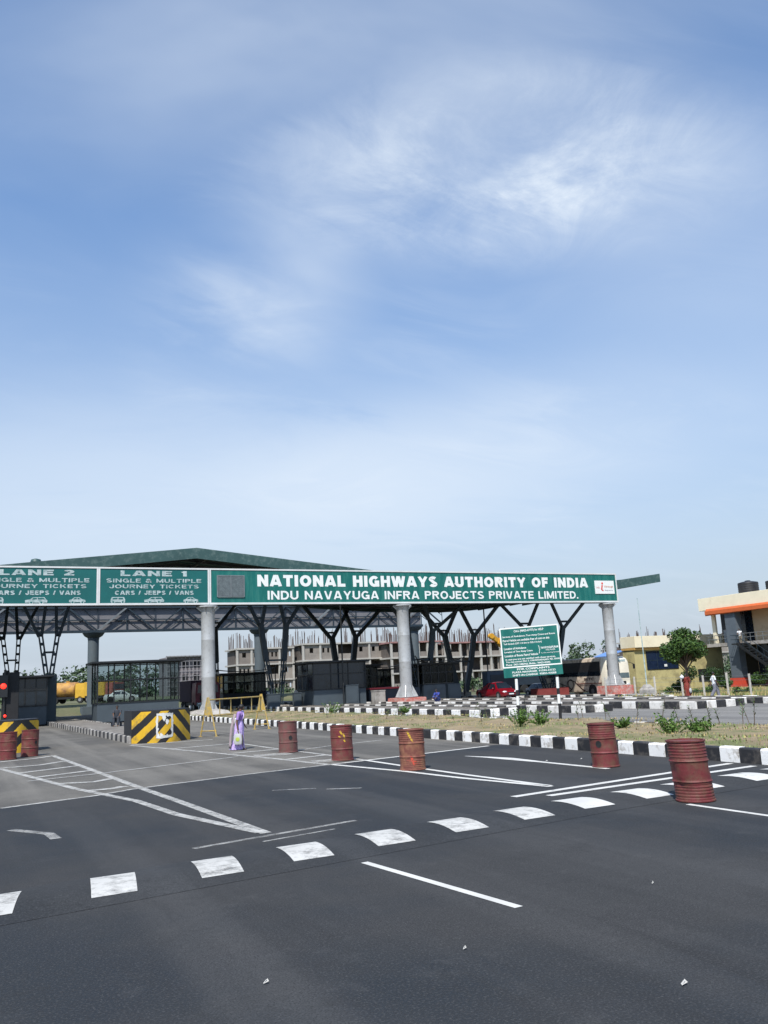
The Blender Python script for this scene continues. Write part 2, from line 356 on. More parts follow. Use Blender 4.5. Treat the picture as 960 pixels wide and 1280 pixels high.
# block capitals drawn as mitred ribbons, for the sign boards
def _arc(cx_, cy_, rx, ry, a0, a1, n=7): return [(cx_+rx*math.cos(math.radians(a0+(a1-a0)*i/n)), cy_+ry*math.sin(math.radians(a0+(a1-a0)*i/n))) for i in range(n+1)]
def glyphs(t):
    a = t/2; T1 = 1-a; G = {}
    def O(w): return [_arc(w/2, .5, w/2-a, .5-a, 90, 450, 24)]
    G['A'] = (.86, [[(.10, 0), (.39, 1)], [(.47, 1), (.76, 0)], [(.2, .27), (.66, .27)], [(.38, 1-a), (.48, 1-a)]])
    G['B'] = (.74, [[(a, 0), (a, 1)], [(a, T1), (.42, T1)]+_arc(.42, .76, .2, .24-a, 90, -90)[0:]+[(a, .52)], [(a, .52), (.44, .52)]+_arc(.44, (.52+a)/2, .3-a, (.52-a)/2, 90, -90)+[(a, a)]])
    G['C'] = (.80, [_arc(.42, .5, .42-a, .5-a, 42, 318, 18)])
    G['D'] = (.78, [[(a, 0), (a, 1)], [(a, T1), (.36, T1)]+_arc(.36, .5, .42-a, .5-a, 90, -90, 12)+[(a, a)]])
    G['E'] = (.66, [[(a, 0), (a, 1)], [(a, T1), (.66, T1)], [(a, .52), (.60, .52)], [(a, a), (.66, a)]])
    G['F'] = (.62, [[(a, 0), (a, 1)], [(a, T1), (.62, T1)], [(a, .5), (.56, .5)]])
    G['G'] = (.84, [_arc(.43, .5, .43-a, .5-a, 42, 325, 18), [(.84-a, 0.02), (.84-a, .48)], [(.46, .44), (.84, .44)]])
    G['H'] = (.78, [[(a, 0), (a, 1)], [(.78-a, 0), (.78-a, 1)], [(a, .5), (.78-a, .5)]])
    G['I'] = (t, [[(a, 0), (a, 1)]])
    G['J'] = (.62, [[(.62-a, 1), (.62-a, .32)]+_arc(.31, .32, .31-a, .32-a, 0, -180, 9)+[(a, .38)]])
    G['K'] = (.80, [[(a, 0), (a, 1)], [(a, .36), (.68, 1)], [(.34, .56), (.70, 0)]])
    G['L'] = (.62, [[(a, 0), (a, 1)], [(a, a), (.62, a)]])
    G['M'] = (.94, [[(a, 0), (a, 1)], [(.94-a, 0), (.94-a, 1)], [(a, 1), (.47, .08)], [(.94-a, 1), (.47, .08)]])
    G['N'] = (.80, [[(a, 0), (a, 1)], [(.80-a, 0), (.80-a, 1)], [(a, 1), (.80-a, 0)]])
    G['O'] = (.88, O(.88)); G['Q'] = G['O']
    G['P'] = (.72, [[(a, 0), (a, 1)], [(a, T1), (.42, T1)]+_arc(.42, .71, .3-a, .29-a, 90, -90)+[(a, .42+a)]])
    G['R'] = (.78, [[(a, 0), (a, 1)], [(a, T1), (.44, T1)]+_arc(.44, .73, .32-a, .27-a, 90, -90)+[(a, .46+a)], [(.40, .5), (.68, 0)]])
    G['S'] = (.74, [_arc(.37, .735, .36-a, .265-a, 25, 230, 9)+_arc(.37, .265, .37-a, .265-a, 60, -160, 11)])
    G['T'] = (.72, [[(.36, 0), (.36, 1)], [(0, T1), (.72, T1)]])
    G['U'] = (.78, [[(a, 1), (a, .36)]+_arc(.39, .36, .39-a, .36-a, 180, 360, 10)+[(.78-a, 1)]])
    G['V'] = (.82, [[(.10, 1), (.38, 0)], [(.72, 1), (.44, 0)]])
    G['W'] = (1.14, [[(.10, 1), (.30, 0)], [(.56, 1), (.35, 0)], [(.58, 1), (.79, 0)], [(1.04, 1), (.84, 0)]])
    G['Y'] = (.82, [[(.10, 1), (.41, .42)], [(.72, 1), (.41, .42)], [(.41, 0), (.41, .5)]])
    G['1'] = (.42, [[(.42-a-.05, 0), (.42-a-.05, 1)], [(.30, .92), (.04, .72)]])
    G['2'] = (.68, [_arc(.34, .70, .34-a, .30-a, 165, -35, 10)+[(.12, a)], [(.04, a), (.68, a)]])
    G['3'] = (.68, [_arc(.34, .74, .32-a, .26-a, 150, -80, 8), _arc(.34, .27, .34-a, .27-a, 80, -150, 9)])
    G['&'] = (.84, [[(.76, 0), (.30, .62)]+_arc(.38, .78, .17, .12, 200, -20, 8)+[(.30, .50)]+_arc(.30, .26, .2, .17, 120, 300, 8)+[(.74, .46)]])
    G['/'] = (.44, [[(.10, 0), (.34, 1)]]); G['.'] = (t, [[(a, 0), (a, t)]]); G[' '] = (.36, [])
    return G
def ribbon2d(pts, t):
    P = [Vector(p) for p in pts]; L_, R_ = [], []; n = len(P)
    for i in range(n):
        d0 = (P[i]-P[i-1]).normalized() if i else None; d1 = (P[i+1]-P[i]).normalized() if i < n-1 else None
        if d0 is None: d0 = d1
        if d1 is None: d1 = d0
        if i in (0, n-1) and (P[0]-P[-1]).length < 1e-6: d0 = (P[-1]-P[-2]).normalized(); d1 = (P[1]-P[0]).normalized()
        nn_ = Vector((-(d0+d1).y, (d0+d1).x)).normalized(); k = 1/max(.5, nn_.dot(Vector((-d0.y, d0.x)))); L_.append(P[i]+nn_*t/2*k); R_.append(P[i]-nn_*t/2*k)
    return L_, R_
def block_text(body, x0, x1, z0, z1, y, material, parent, t=.21, gap=.13, thick=.012):
    G = glyphs(t); w = 0; items = []
    for ch in body:
        g_ = G[ch]; items.append((w, g_)); w += g_[0]+gap
    w -= gap; sx = (x1-x0)/w; sz = z1-z0; mb = MB(); k = 0
    for off, (gw, st_) in items:
        for pl_ in st_:
            L_, R_ = ribbon2d(pl_, t); yy = y-thick-.0012*(k % 4); k += 1
            f = lambda p: (x0+(off+p.x)*sx, yy, z0+min(1.0, max(0.0, p.y))*sz)
            n = len(L_); mb.add([f(p) for p in L_]+[f(p) for p in R_], [(i, i+1, n+i+1, n+i) for i in range(n-1)])
    me = bpy.data.meshes.new('lettering'); me.from_pydata(mb.v, [], mb.f); me.materials.append(material)
    o = bpy.data.objects.new('lettering', me); COL.objects.link(o); o.parent = parent; return o

# ============================================================ THE GROUND
def sheet(xs, ys, z, name, m_, fn=None):
    mb = MB(); vs = [(x, y, z+tz(x)+(fn(x, y) if fn else 0)) for y in ys for x in xs]; n = len(xs)
    mb.add(vs, [(j*n+i, j*n+i+1, (j+1)*n+i+1, (j+1)*n+i) for j in range(len(ys)-1) for i in range(n-1)])
    return struct(mb, name, m_)
sheet([-3000, -200, 44, 50, 57, 64, 300, 3000], [-400, 0, 200, 4000], -.012, 'ground', M_FIELD)
# asphalt of the near carriageway, concrete of the plaza approach
def poly_sheet(pts, z, name, m_):
    mb = MB(); mb.add([(x, y, z+tz(x)) for x, y in pts], [tuple(range(len(pts)))]); return struct(mb, name, m_)
poly_sheet([(-30, -30), (14.95, -30), (14.95, 23.0), (10.97, 22.07), (8.74, 21.61), (6.55, 21.19), (3.41, 20.25), (2.57, 19.67), (.7, 19.06), (-30, 10)], .0, 'road', M_ASPH)
poly_sheet([(-30, 10), (.7, 19.06), (2.57, 19.67), (3.41, 20.25), (6.55, 21.19), (8.74, 21.61), (10.97, 22.07), (14.95, 23.0), (14.95, 140), (-30, 140)], .0, 'concrete_apron', M_CONC_ROAD)
mb = MB()
for xs, ys in (([22, 44], [-30, 48]), ([22, 44, 50, 57, 64, 70], [48, 150]), ):
    n = len(xs); mb.add([(x, y, .0+tz(x)) for y in ys for x in xs], [(i, i+1, n+i+1, n+i) for i in range(n-1)])
mb.add([(44, 40, tz(44)), (46, 48, tz(46)), (44, 48, tz(44))], [(0, 1, 2)])
struct(mb, 'far_road', M_ROAD2)
poly_sheet([(41.6, -30), (46, -30), (46, 47.99), (41.6, 47.99)], .004, 'roadside_path', M_ISLTOP)
mb = MB(); xs = [46.01, 50, 57, 64, 140]; ys = [-30, 55.0]
mb.add([(x, y, .03+tz(x)) for y in ys for x in xs], [(i, i+1, 5+i+1, 5+i) for i in range(4)])
xs = [52, 57, 64, 140]; ys = [55.0, 76.0]; mb.add([(x, y, .03+tz(x)) for y in ys for x in ([62, 66, 70, 140])], [(i, i+1, 4+i+1, 4+i) for i in range(3)])
struct(mb, 'verge', M_EARTH)

# ---- kerbs: painted blocks
def kerb_run(mb, p, q, w, h, blk, start=0, taper=0, jit=.012, z=0):
    p = Vector((*p, 0)); q = Vector((*q, 0)); L_ = (q-p).length; d = (q-p)/L_; r = Vector((d.y, -d.x, 0)); n = max(1, int(round(L_/blk)))
    for i in range(n):
        a = p+d*(L_*i/n+.008); b = p+d*(L_*(i+1)/n-.008); jx = random.uniform(-jit, jit); jz = random.uniform(-jit, jit)
        zz_ = tz(p.x); e = .03
        vs = [a+r*jx, b+r*jx, b+r*(w+jx), a+r*(w+jx)]
        lo = [(v.x, v.y, zz_+z-.02) for v in vs]
        hi = [(v.x, v.y, zz_+z+h-e+jz) for v in vs]
        c_ = sum((Vector(v) for v in hi), Vector())/4
        top = [tuple(c_+(Vector(v)-c_)*Vector((1, 1, 1)).x*1.0+Vector((0, 0, e))) for v in hi]
        inn = []
        for v in hi:
            dv = c_-Vector(v); ln = abs(dv.dot(r)); s_ = e/max(ln, .01)
            inn.append(tuple(Vector(v)+r*(dv.dot(r))*s_+Vector((0, 0, e))))
        mb.loft([lo, hi, inn], (i+start) % 2)
def kerb(name, runs, mats):
    mb = MB()
    for r in runs: kerb_run(mb, *r)
    return struct(mb, name, mats)
kerb('kerb', [((15.12, -6), (15.12, 84), -.22, .31, .55, 0)], [M_WHITE, M_BLACK])
kerb('kerb', [((22.25, -6), (22.25, 84), .18, .16, .55, 0)], [M_WHITE2, M_BLACK2])
mb = MB(); xs = [15.12, 15.6, 16.5, 18, 19.5, 21, 22.0, 22.25]; ys = [-6+.6*i for i in range(151)]; n = len(xs)
def gh(x, y): return .27+.06*math.sin(x*1.7+y*.6)+.05*math.sin(y*1.9+x)*math.sin((x-15)/7.3*PI)
vs = [(x, y, gh(x, y) if 15.3 < x < 22 else (.27 if x < 18 else .14)) for y in ys for x in xs]
mb.add(vs, [(j*n+i, j*n+i+1, (j+1)*n+i+1, (j+1)*n+i) for j in range(150) for i in range(n-1)])
struct(mb, 'median_ground', M_EARTH, True)

# dry grass on the median: nobody could count it
M_GRASS_D = mat('dry_grass', (.34, .27, .12), .9, var=.35, vscale=2)
M_GRASS_G = mat('green_grass', (.17, .22, .07), .85, var=.35, vscale=2)
mb = MB()
for i in range(15000):
    y = 11+72*(random.random()**1.7); x = random.uniform(15.2, 22.1)
    g_ = (math.sin(x*1.3+y*.35)+math.sin(y*.9-x*.8)+(1.0 if x < 16.4 else 0)+random.uniform(-1, 1)) > .75
    h_ = random.uniform(.02, .075)*(1.3 if g_ else 1); a = random.uniform(0, 2*PI); w_ = random.uniform(.012, .03); lean = random.uniform(-.06, .06)
    z_ = gh(x, y)-.02; dx, dy = math.cos(a)*w_, math.sin(a)*w_
    mb.add([(x-dx, y-dy, z_), (x+dx, y+dy, z_), (x+lean, y+lean*.7, z_+h_)], [(0, 1, 2)], 1 if g_ else 0)
tag(mb.build('grass', [M_GRASS_D, M_GRASS_G]), 'dry tan grass with green patches covering the median strip', 'grass', kind='stuff')
mb = MB()
for i in range(9000):
    x = random.uniform(46.2, 78); y = random.uniform(30, 54.5) if x < 63 else random.uniform(30, 75)
    g_ = random.random() < .42; h_ = random.uniform(.08, .35); a = random.uniform(0, 2*PI); w_ = .05; z_ = .02+tz(x); lean = random.uniform(-.1, .1)
    dx, dy = math.cos(a)*w_, math.sin(a)*w_
    mb.add([(x-dx, y-dy, z_), (x+dx, y+dy, z_), (x+lean, y, z_+h_)], [(0, 1, 2)], 1 if g_ else 0)
tag(mb.build('verge_grass', [M_GRASS_D, M_GRASS_G]), 'patchy dry grass on the verge behind the wire fence', 'grass', kind='stuff')

# toll islands on the far carriageway (long kerbed concrete strips)
def island(x0, x1, y0, y1, h=.2, blk=1.0, near=None):
    mb = MB(); w = .2
    kerb_run(mb, (x0, y0+.0), (x0, y1), .13, h, blk, 0); mb.box(x1-w, x1, y0+.2, y1, tz(x0)-.02, tz(x0)+h-.02, 2)
    kerb_run(mb, (x0+.15, y0), (x1, y0), -w+.01, h, .6, 1)
    mb.box(x0+.135, x1-w-.003, y0+w, y1, tz(x0)-.02, tz(x0)+h-.06, 2)
    return struct(mb, 'toll_island', [M_WHITE2 if near is None else M_WHITE, M_BLACK2 if near is None else M_BLACK, M_ISLTOP])
island(24.0, 27.0, 38.9, 104, .38, .95, 1)
island(28.3, 30.2, 35.8, 104, .36, 1.0)
island(32.2, 35.6, 32.1, 104, .36, 1.05)
island(37.3, 39.2, 31.4, 104, .32, 1.05)
island(40.7, 42.6, 62, 104, .2, 1.05)
island(48.6, 50.4, 64, 104, .2, 1.05)
island(55.4, 58.4, 61, 104, .16, 1.05)
kerb('roadside_kerb', [((41.4, -10), (41.4, 48), .18, .22, 1.05, 0)], [M_WHITE2, M_BLACK2])
mb = MB()
for a_, b_ in (((46.2, 48.2), (63, 76)),):
    d_ = Vector((b_[0]-a_[0], b_[1]-a_[1], 0)); L_ = d_.length
    mb.bar((a_[0], a_[1], tz(a_[0])+.08), (b_[0], b_[1], tz(b_[0])+.08), .35, .18)
struct(mb, 'verge_kerb', M_WHITE2)
# the near-side island behind the black and yellow nose, and the next island to the left
def plain_island(x0, x1, y0, y1, slant, h):
    mb = MB(); kerb_run(mb, (x0, y0), (x0-slant, y1), .2, h, .6, 0); kerb_run(mb, (x1, y0), (x1-slant, y1), -.2, h, .6, 0)
    mb.add([(x0+.2, y0, h-.03), (x1-.2, y0, h-.03), (x1-.2-slant, y1, h-.03), (x0+.2-slant, y1, h-.03)], [(0, 1, 2, 3)], 2)
    mb.add([(x0+.2, y0, -.02), (x1-.2, y0, -.02), (x1-.2, y0, h-.03), (x0+.2, y0, h-.03)], [(0, 1, 2, 3)], 2)
    return struct(mb, 'toll_island', [M_CONC, M_BLACK2, M_ISLTOP])
plain_island(6.35, 8.9, 38.6, 104, 1.1, .3)
plain_island(.4, 2.5, 38.4, 104, .3, .3)

# ---- road markings (world coordinates, metres)
def strip(mb, pts, w, z=.004, mi=0):
    P = [Vector((x, y, 0)) for x, y in pts]; ws = w if isinstance(w, (list, tuple)) else [w]*len(P); Lp, Rp = [], []
    for i, p in enumerate(P):
        a = P[max(i-1, 0)]; b = P[min(i+1, len(P)-1)]; d = (b-a).normalized(); r = Vector((d.y, -d.x, 0))*ws[i]/2
        Lp.append((p.x-r.x, p.y-r.y, z)); Rp.append((p.x+r.x, p.y+r.y, z))
    n = len(P); mb.add(Lp+Rp, [(i, i+1, n+i+1, n+i) for i in range(n-1)], mi)
mb = MB()
strip(mb, [(10.0, 10.35), (9.98, 4.5)], .10); strip(mb, [(4.28, 9.70), (4.59, 6.98)], .095)
strip(mb, [(12.12, 20.5), (12.33, 19.6), (12.42, 18.9), (12.44, 17.5), (12.46, 15.1)], [.05, .22, .36, .17, .15])
strip(mb, [(8.6, 13.0), (10.6, 13.28), (14.7, 13.84)], .17); strip(mb, [(9.1, 12.66), (11.3, 12.85), (14.6, 13.14)], .17)
strip(mb, [(8.70, 21.5), (9.22, 18.37), (9.42, 16.2), (9.85, 13.6)], .15, .008)
strip(mb, [(9.80, 21.9), (9.78, 19.63), (9.80, 16.6), (9.90, 13.7)], .14, .008)
strip(mb, [(9.1, 21.7), (10.97, 22.07), (14.31, 22.77)], .15)
struct(mb, 'road_marking', P_GOOD)
mb = MB()
strip(mb, [(2.95, 34.48), (3.3, 27), (3.56, 21.12), (3.79, 16.81), (3.99, 12.51)], .17)
strip(mb, [(1.06, 29.71), (2.36, 21.41), (3.1, 17.96), (3.34, 15.43), (3.93, 12.6)], .17, .008)
strip(mb, [(.7, 19.06), (2.57, 19.67), (3.41, 20.25), (6.55, 21.19), (9.1, 21.7)], .14)
strip(mb, [(6.17, 37.3), (6.95, 32.8), (7.51, 29.63), (7.95, 26.62), (8.3, 24.6), (8.65, 21.5)], .17)
strip(mb, [(9.57, 33.4), (9.6, 29.08), (9.70, 26.9), (9.80, 24.24), (9.82, 21.9)], .15)
for h_ in ([(1.0, 33.0), (2.26, 33.47), (3.0, 34.3)], [(1.0, 30.0), (2.22, 30.04), (3.0, 30.9)], [(1.4, 27.4), (3.17, 28.4)], [(1.8, 25.5), (3.27, 26.2)], [(2.05, 23.1), (2.89, 22.7), (3.41, 23.17)], [(2.49, 20.75), (3.02, 20.7), (3.35, 20.95)]):
    strip(mb, h_, .28, .012)
for h_ in ([(6.2, 37.3), (9.5, 36.9)], [(6.95, 32.9), (9.5, 33.3)], [(7.88, 28.2), (9.5, 28.4)], [(8.4, 24.2), (9.7, 24.5)]): strip(mb, h_, .26, .012)
struct(mb, 'road_marking', P_WORN)
mb = MB()
strip(mb, [(2.82, 12.02), (5.45, 12.62)], .11); strip(mb, [(3.74, 11.86), (4.9, 12.12)], .06)
strip(mb, [(1.5, 24.45), (3.51, 24.97), (7.6, 26.63)], .2, .016); strip(mb, [(9.9, 27.2), (11.3, 27.94), (13.53, 28.57)], .2, .016)
strip(mb, [(8.1, 26.3), (9.2, 26.2)], .9, .016); strip(mb, [(8.6, 22.7), (9.6, 22.6)], .8, .016)
strip(mb, [(.75, 15.8), (1.25, 14.9), (1.3, 14.3)], .16); strip(mb, [(5.7, 17.4), (6.5, 17.0)], .07); strip(mb, [(6.6, 16.7), (7.2, 16.3)], .1)
struct(mb, 'road_marking', P_FADED)
# rounded asphalt hump across the carriageway with white blocks painted on it
def hump_z(t): return .055*max(0, math.cos(min(1, abs(t))*PI/2))**1.2
def hump_c(x): return 10.05+.155*x if x < 9 else 11.445+.095*(x-9)
mb = MB(); xs = [-8+.4*i for i in range(57)]; ts = [-1+.2*i for i in range(11)]; n = len(ts)
mb.add([(x, hump_c(x)+t*.78, .003+hump_z(t)) for x in xs for t in ts], [(j*n+i, j*n+i+1, (j+1)*n+i+1, (j+1)*n+i) for j in range(len(xs)-1) for i in range(n-1)])
M_HUMP = asphalt('hump_asphalt', (.032, .033, .034), (.018, .021, .025))
struct(mb, 'speed_hump', M_HUMP, True)
blocks = [(.36, .40), (1.54, .48), (2.74, .50), (3.90, .54), (5.10, .56), (6.34, .56), (7.60, .57), (8.86, .62), (10.20, .62), (11.44, .66), (12.98, .66), (14.2, .6)]
mb = MB(); mbw = MB()
for k, (bx_, bw) in enumerate(blocks):
    tgt = mbw if k < 7 else mb
    tt = [-.68+.125*i for i in range(12)]; w2 = bw/2; vs = []
    for t in tt:
        t *= .93
        c0 = bx_+.1*t; y_ = hump_c(c0)+t*.78
        vs += [(c0-w2*(1+.05*t), y_+random.uniform(-.01, .01), .008+hump_z(t)), (c0+w2*(1+.05*t), y_+.02, .008+hump_z(t))]
    tgt.add(vs, [(2*i, 2*i+1, 2*i+3, 2*i+2) for i in range(len(tt)-1)])
struct(mb, 'hump_marking', P_GOOD, True); struct(mbw, 'hump_marking', paint('hump_paint', .28), True)
# litter specks
M_LIT = mat('litter_paper', (.42, .41, .38), .8)
for i, (x, y, s_) in enumerate([(2.0, 6.35, .022), (3.55, 6.2, .016), (12.6, 17.5, .03), (13.4, 17.2, .025), (4.35, 4.72, .028), (6.1, 6.9, .012)]):
    mb = MB(); mb.add([(-s_, -s_*.4, .006), (s_, -s_*.3, .015), (s_*.8, s_*.5, .03), (-s_*.6, s_*.4, .01)], [(0, 1, 2, 3)]); mb.add([(-s_*.5, -s_*.3, .012), (s_*.4, -s_*.2, .03), (0, s_*.4, .022)], [(0, 1, 2)])
    o = mb.build('paper_scrap', M_LIT); o.location = (x, y, .004)
    tag(o, ['pale paper scrap left of centre on the bare foreground asphalt', 'tiny white scrap right of centre on the bare foreground asphalt', 'pale scrap beside the tapered white lane mark', 'pale scrap on asphalt close to the median kerb', 'flat pale scrap at the very bottom of the view', 'tiny speck of paper right of the nearest lane dash'][i], 'litter', 'paper scraps on the road')
#@@PART2
# ============================================================ FRONT GANTRY
GY = 66.81
gan = empty('toll_gantry', (36, GY, 0), 'long green sign gantry on silver columns facing the viewer across the toll lanes', 'gantry')
gan_inv = Matrix.Translation((-36, -GY, 0))
def P_(mb, name, mats, parent=gan, inv=None, **k):
    """build in world coordinates under a parent empty"""
    o = mb.build(name, mats, None, **k); o.parent = parent
    off = Vector((0, 0, 0)); q = parent
    while q is not None: off += Vector(q.location); q = q.parent
    o.data.transform(Matrix.Translation(-off)); return o
cols = [(17.0, 0.0, 'conc'), (34.3, .1, 'red'), (57.2, -.39, 'redtall')]
for cx_, z0, kind in cols:
    mb = MB(); top = 8.62; zb = z0+(.12 if kind == 'conc' else (.62 if kind == 'red' else 1.08))
    mb.lathe((cx_, GY+.35, 0), [(.53, zb-.1), (.53, zb+2.9), (.535, zb+2.92), (.535, zb+2.98), (.53, zb+3.0), (.53, 5.9), (.535, 5.92), (.535, 5.98), (.53, 6.0), (.53, top-.35), (.56, top-.3), (.56, top-.12), (.8, top-.11), (.8, top)], 36)
    c0 = P_(mb, 'column', M_SILVER, smooth=True)
    mb = MB()
    for k in range(8):                                      # triangular stiffeners
        a = 2*PI*k/8+.2; d = Vector((math.cos(a), math.sin(a), 0)); t = Vector((-d.y, d.x, 0))*.025; b0 = Vector((cx_, GY+.35, 0))
        if kind != 'x':
            p = [b0+d*.5+Vector((0, 0, zb)), b0+d*.98+Vector((0, 0, zb)), b0+d*.5+Vector((0, 0, zb+1.0))]
            mb.add([v-t for v in p]+[v+t for v in p], [(0, 1, 2), (5, 4, 3), (0, 3, 4, 1), (1, 4, 5, 2), (2, 5, 3, 0)]); P_(mb, 'base_stiffener', M_SILVER); mb = MB()
    for k in range(6):
        a = 2*PI*k/6; d = Vector((math.cos(a), math.sin(a), 0)); t = Vector((-d.y, d.x, 0))*.025; b0 = Vector((cx_, GY+.35, 0))
        p = [b0+d*.5+Vector((0, 0, top-.12)), b0+d*.95+Vector((0, 0, top-.12)), b0+d*.5+Vector((0, 0, top-.5))]
        mb.add([v-t for v in p]+[v+t for v in p], [(0, 1, 2), (5, 4, 3), (0, 3, 4, 1), (1, 4, 5, 2), (2, 5, 3, 0)]); P_(mb, 'capital_stiffener', M_SILVER); mb = MB()
    mb.lathe((cx_, GY+.35, 0), [(1.0, zb-.06), (1.0, zb)], 24)
    P_(mb, 'base_plate', M_SILVER)
    if kind == 'conc':
        mb = MB(); mb.loft([[(cx_+sx*s_, GY+.35+sy*s_, z) for sx, sy in ((-1, -1), (1, -1), (1, 1), (-1, 1))] for s_, z in ((1.5, -.02), (1.5, .2), (1.2, .5), (.7, .62))])
        P_(mb, 'plinth', M_CONC, bevel=.02)
    else:
        h_ = .52 if kind == 'red' else .98
        mb = MB(); mb.box(cx_-1.25, cx_+1.25, GY-.9, GY+1.6, z0-.1, z0+h_)
        P_(mb, 'plinth', M_REDP, bevel=.04)
# beam behind the boards
mb = MB()
for z in (8.9, 11.3): mb.bar((-8, GY+.55, z), (58.3, GY+.55, z), .25, .25, up=(0, 0, 1))
x = -8.0; k = 0
while x < 57: mb.bar((x, GY+.5, 8.9 if k % 2 else 11.3), (min(x+2.2, 58.2), GY+.5, 11.3 if k % 2 else 8.9), .1); x += 2.2; k += 1
for z in (8.86,): mb.bar((-8, GY+1.5, z), (58.3, GY+1.5, z), .22, .22)
P_(mb, 'truss_beam', M_STEEL)
ZB, ZT = 8.70, 11.59
def board(x0, x1, mg, name='sign_board'):
    mb = MB(); mb.box(x0+.06, x1-.06, GY, GY+.22, ZB+.05, ZT-.05); b = P_(mb, name, mg)
    mb = MB(); w = .12
    mb.box(x0, x1, GY-.05, GY+.24, ZT-w, ZT).box(x0, x1, GY-.05, GY+.24, ZB, ZB+w+.03)
    mb.box(x0, x0+w, GY-.05, GY+.24, ZB+w+.033, ZT-w-.003).box(x1-w, x1, GY-.05, GY+.24, ZB+w+.033, ZT-w-.003)
    f = mb.build('border', M_TRIM); f.parent = b; f.data.transform(Matrix.Translation((-36, -GY, 0))); return b
def T(body, x0, x1, z0, z1, b, mt=M_LETTER, t=.21, y=GY-.004): return block_text(body, x0-36, x1-36, z0, z1, y-GY, mt, b, t)
b_main = board(17.06, 58.4, M_GREEN)
T('NATIONAL HIGHWAYS AUTHORITY OF INDIA', 21.0, 54.75, 10.16, 11.12, b_main, t=.27)
T('INDU NAVAYUGA INFRA PROJECTS PRIVATE LIMITED.', 21.85, 53.45, 9.08, 9.80, b_main, t=.19)
mb = MB(); mb.box(55.6, 58.0, GY-.06, GY, 9.55, 10.85); o = P_(mb, 'company_plate', M_LETTER); o.parent = b_main
for body, a, b_, c_, d_, cc in (('Navayuga', 56.75, 57.85, 10.12, 10.38, (.55, .28, .2)), ('Engineering', 56.8, 57.8, 9.82, 9.95, (.3, .3, .35)), ('indu', 55.75, 56.15, 10.08, 10.3, (.55, .3, .3))):
    text_mesh('lettering', body, a-36, b_-36, c_, d_, -.066, mat('plate_text_%s' % body.lower(), cc, .6), b_main, .01, .006)
mb = MB(); mb.ell((56.52, GY-.07, 10.58), (.11, .015, .11)); mb.bar((56.5, GY-.072, 10.42), (56.38, GY-.072, 9.95), .15, .012, up=(0, 1, 0)); mb.bar((56.38, GY-.072, 9.95), (56.6, GY-.072, 9.85), .1, .012, up=(0, 1, 0))
o = P_(mb, 'red_emblem', mat('emblem_red', (.65, .05, .03), .5)); o.parent = b_main
# grey matrix display at the left end of the long board
M_LED = mat('grey_mesh_panel', (.13, .16, .17), .6, var=.25, vscale=5, fine=-.5, fscale=16)
mb = MB(); mb.box(17.72, 19.9, GY-.07, GY-.004, 9.35, 11.0); o = P_(mb, 'display_panel', M_LED); o.parent = b_main
mb = MB()
for x in (17.68, 18.79, 19.88): mb.box(x-.03, x+.03, GY-.09, GY-.003, 9.3, 11.05)
for z in (9.3, 11.02): mb.box(17.71, 19.85, GY-.085, GY-.003, z-.03, z+.03)
o = P_(mb, 'display_frame', M_STEEL_L); o.parent = b_main
def icon(b, cx_, cz, kind, s=1.0):
    mb = MB(); y0, y1 = GY-.022, GY-.002
    if kind == 'car': pr = [(-.56, -.13), (-.55, .02), (-.38, .06), (-.22, .2), (.12, .21), (.3, .08), (.52, .03), (.56, -.13)]; wn = [(-.30, .07), (-.19, .16), (-.05, .165), (-.05, .07)]; wn2 = [(.0, .07), (.0, .165), (.1, .165), (.22, .07)]
    elif kind == 'jeep': pr = [(-.72, -.15), (-.72, .02), (-.40, .07), (-.22, .21), (.52, .22), (.66, .04), (.72, .0), (.70, -.15)]; wn = [(-.31, .07), (-.19, .17), (.03, .17), (.03, .07)]; wn2 = [(.09, .07), (.09, .17), (.48, .17), (.56, .07)]
    else: pr = [(-.5, -.16), (-.5, .04), (-.42, .21), (.42, .21), (.5, .04), (.5, -.16)]; wn = [(-.38, .05), (-.34, .15), (-.03, .15), (-.03, .05)]; wn2 = [(.03, .05), (.03, .15), (.34, .15), (.38, .05)]
    mb.prism([(cx_+x*s, cz+z*s) for x, z in pr], 'y', y0, y1)
    for w_ in (wn, wn2): mb.prism([(cx_+x*s, cz+z*s) for x, z in w_], 'y', y0-.006, y0-.001, 1)
    for wx in (-.33, .33):
        mb.tube((cx_+wx*s, y0-.004, cz-.15*s), (cx_+wx*s, y1, cz-.15*s), .13*s, n=14); mb.tube((cx_+wx*s, y0-.01, cz-.15*s), (cx_+wx*s, y0-.005, cz-.15*s), .07*s, n=12, mi=1)
    o = P_(mb, 'vehicle_symbol', [M_LETTERW, M_GREEN2]); o.parent = b
def lane(x0, n):
    b = board(x0, x0+8.42, M_GREEN2); s = x0-8.62
    T('LANE %d' % n, 10.22+s, 15.32+s, 10.92, 11.34, b, M_LETTERW, .25)
    T('SINGLE & MULTIPLE', 9.18+s, 16.4+s, 10.42, 10.72, b, M_LETTERW, .19)
    T('JOURNEY TICKETS', 9.4+s, 16.2+s, 9.98, 10.27, b, M_LETTERW, .19)
    T('CARS / JEEPS / VANS', 9.82+s, 15.8+s, 9.48, 9.80, b, M_LETTERW, .24)
    icon(b, 10.05+s, 9.09, 'van', 1.05); icon(b, 12.75+s, 9.08, 'jeep', 1.05); icon(b, 15.58+s, 9.08, 'car', 1.05)
lane(8.62, 1); lane(.19, 2)
board(-8.24, .18, M_GREEN2)

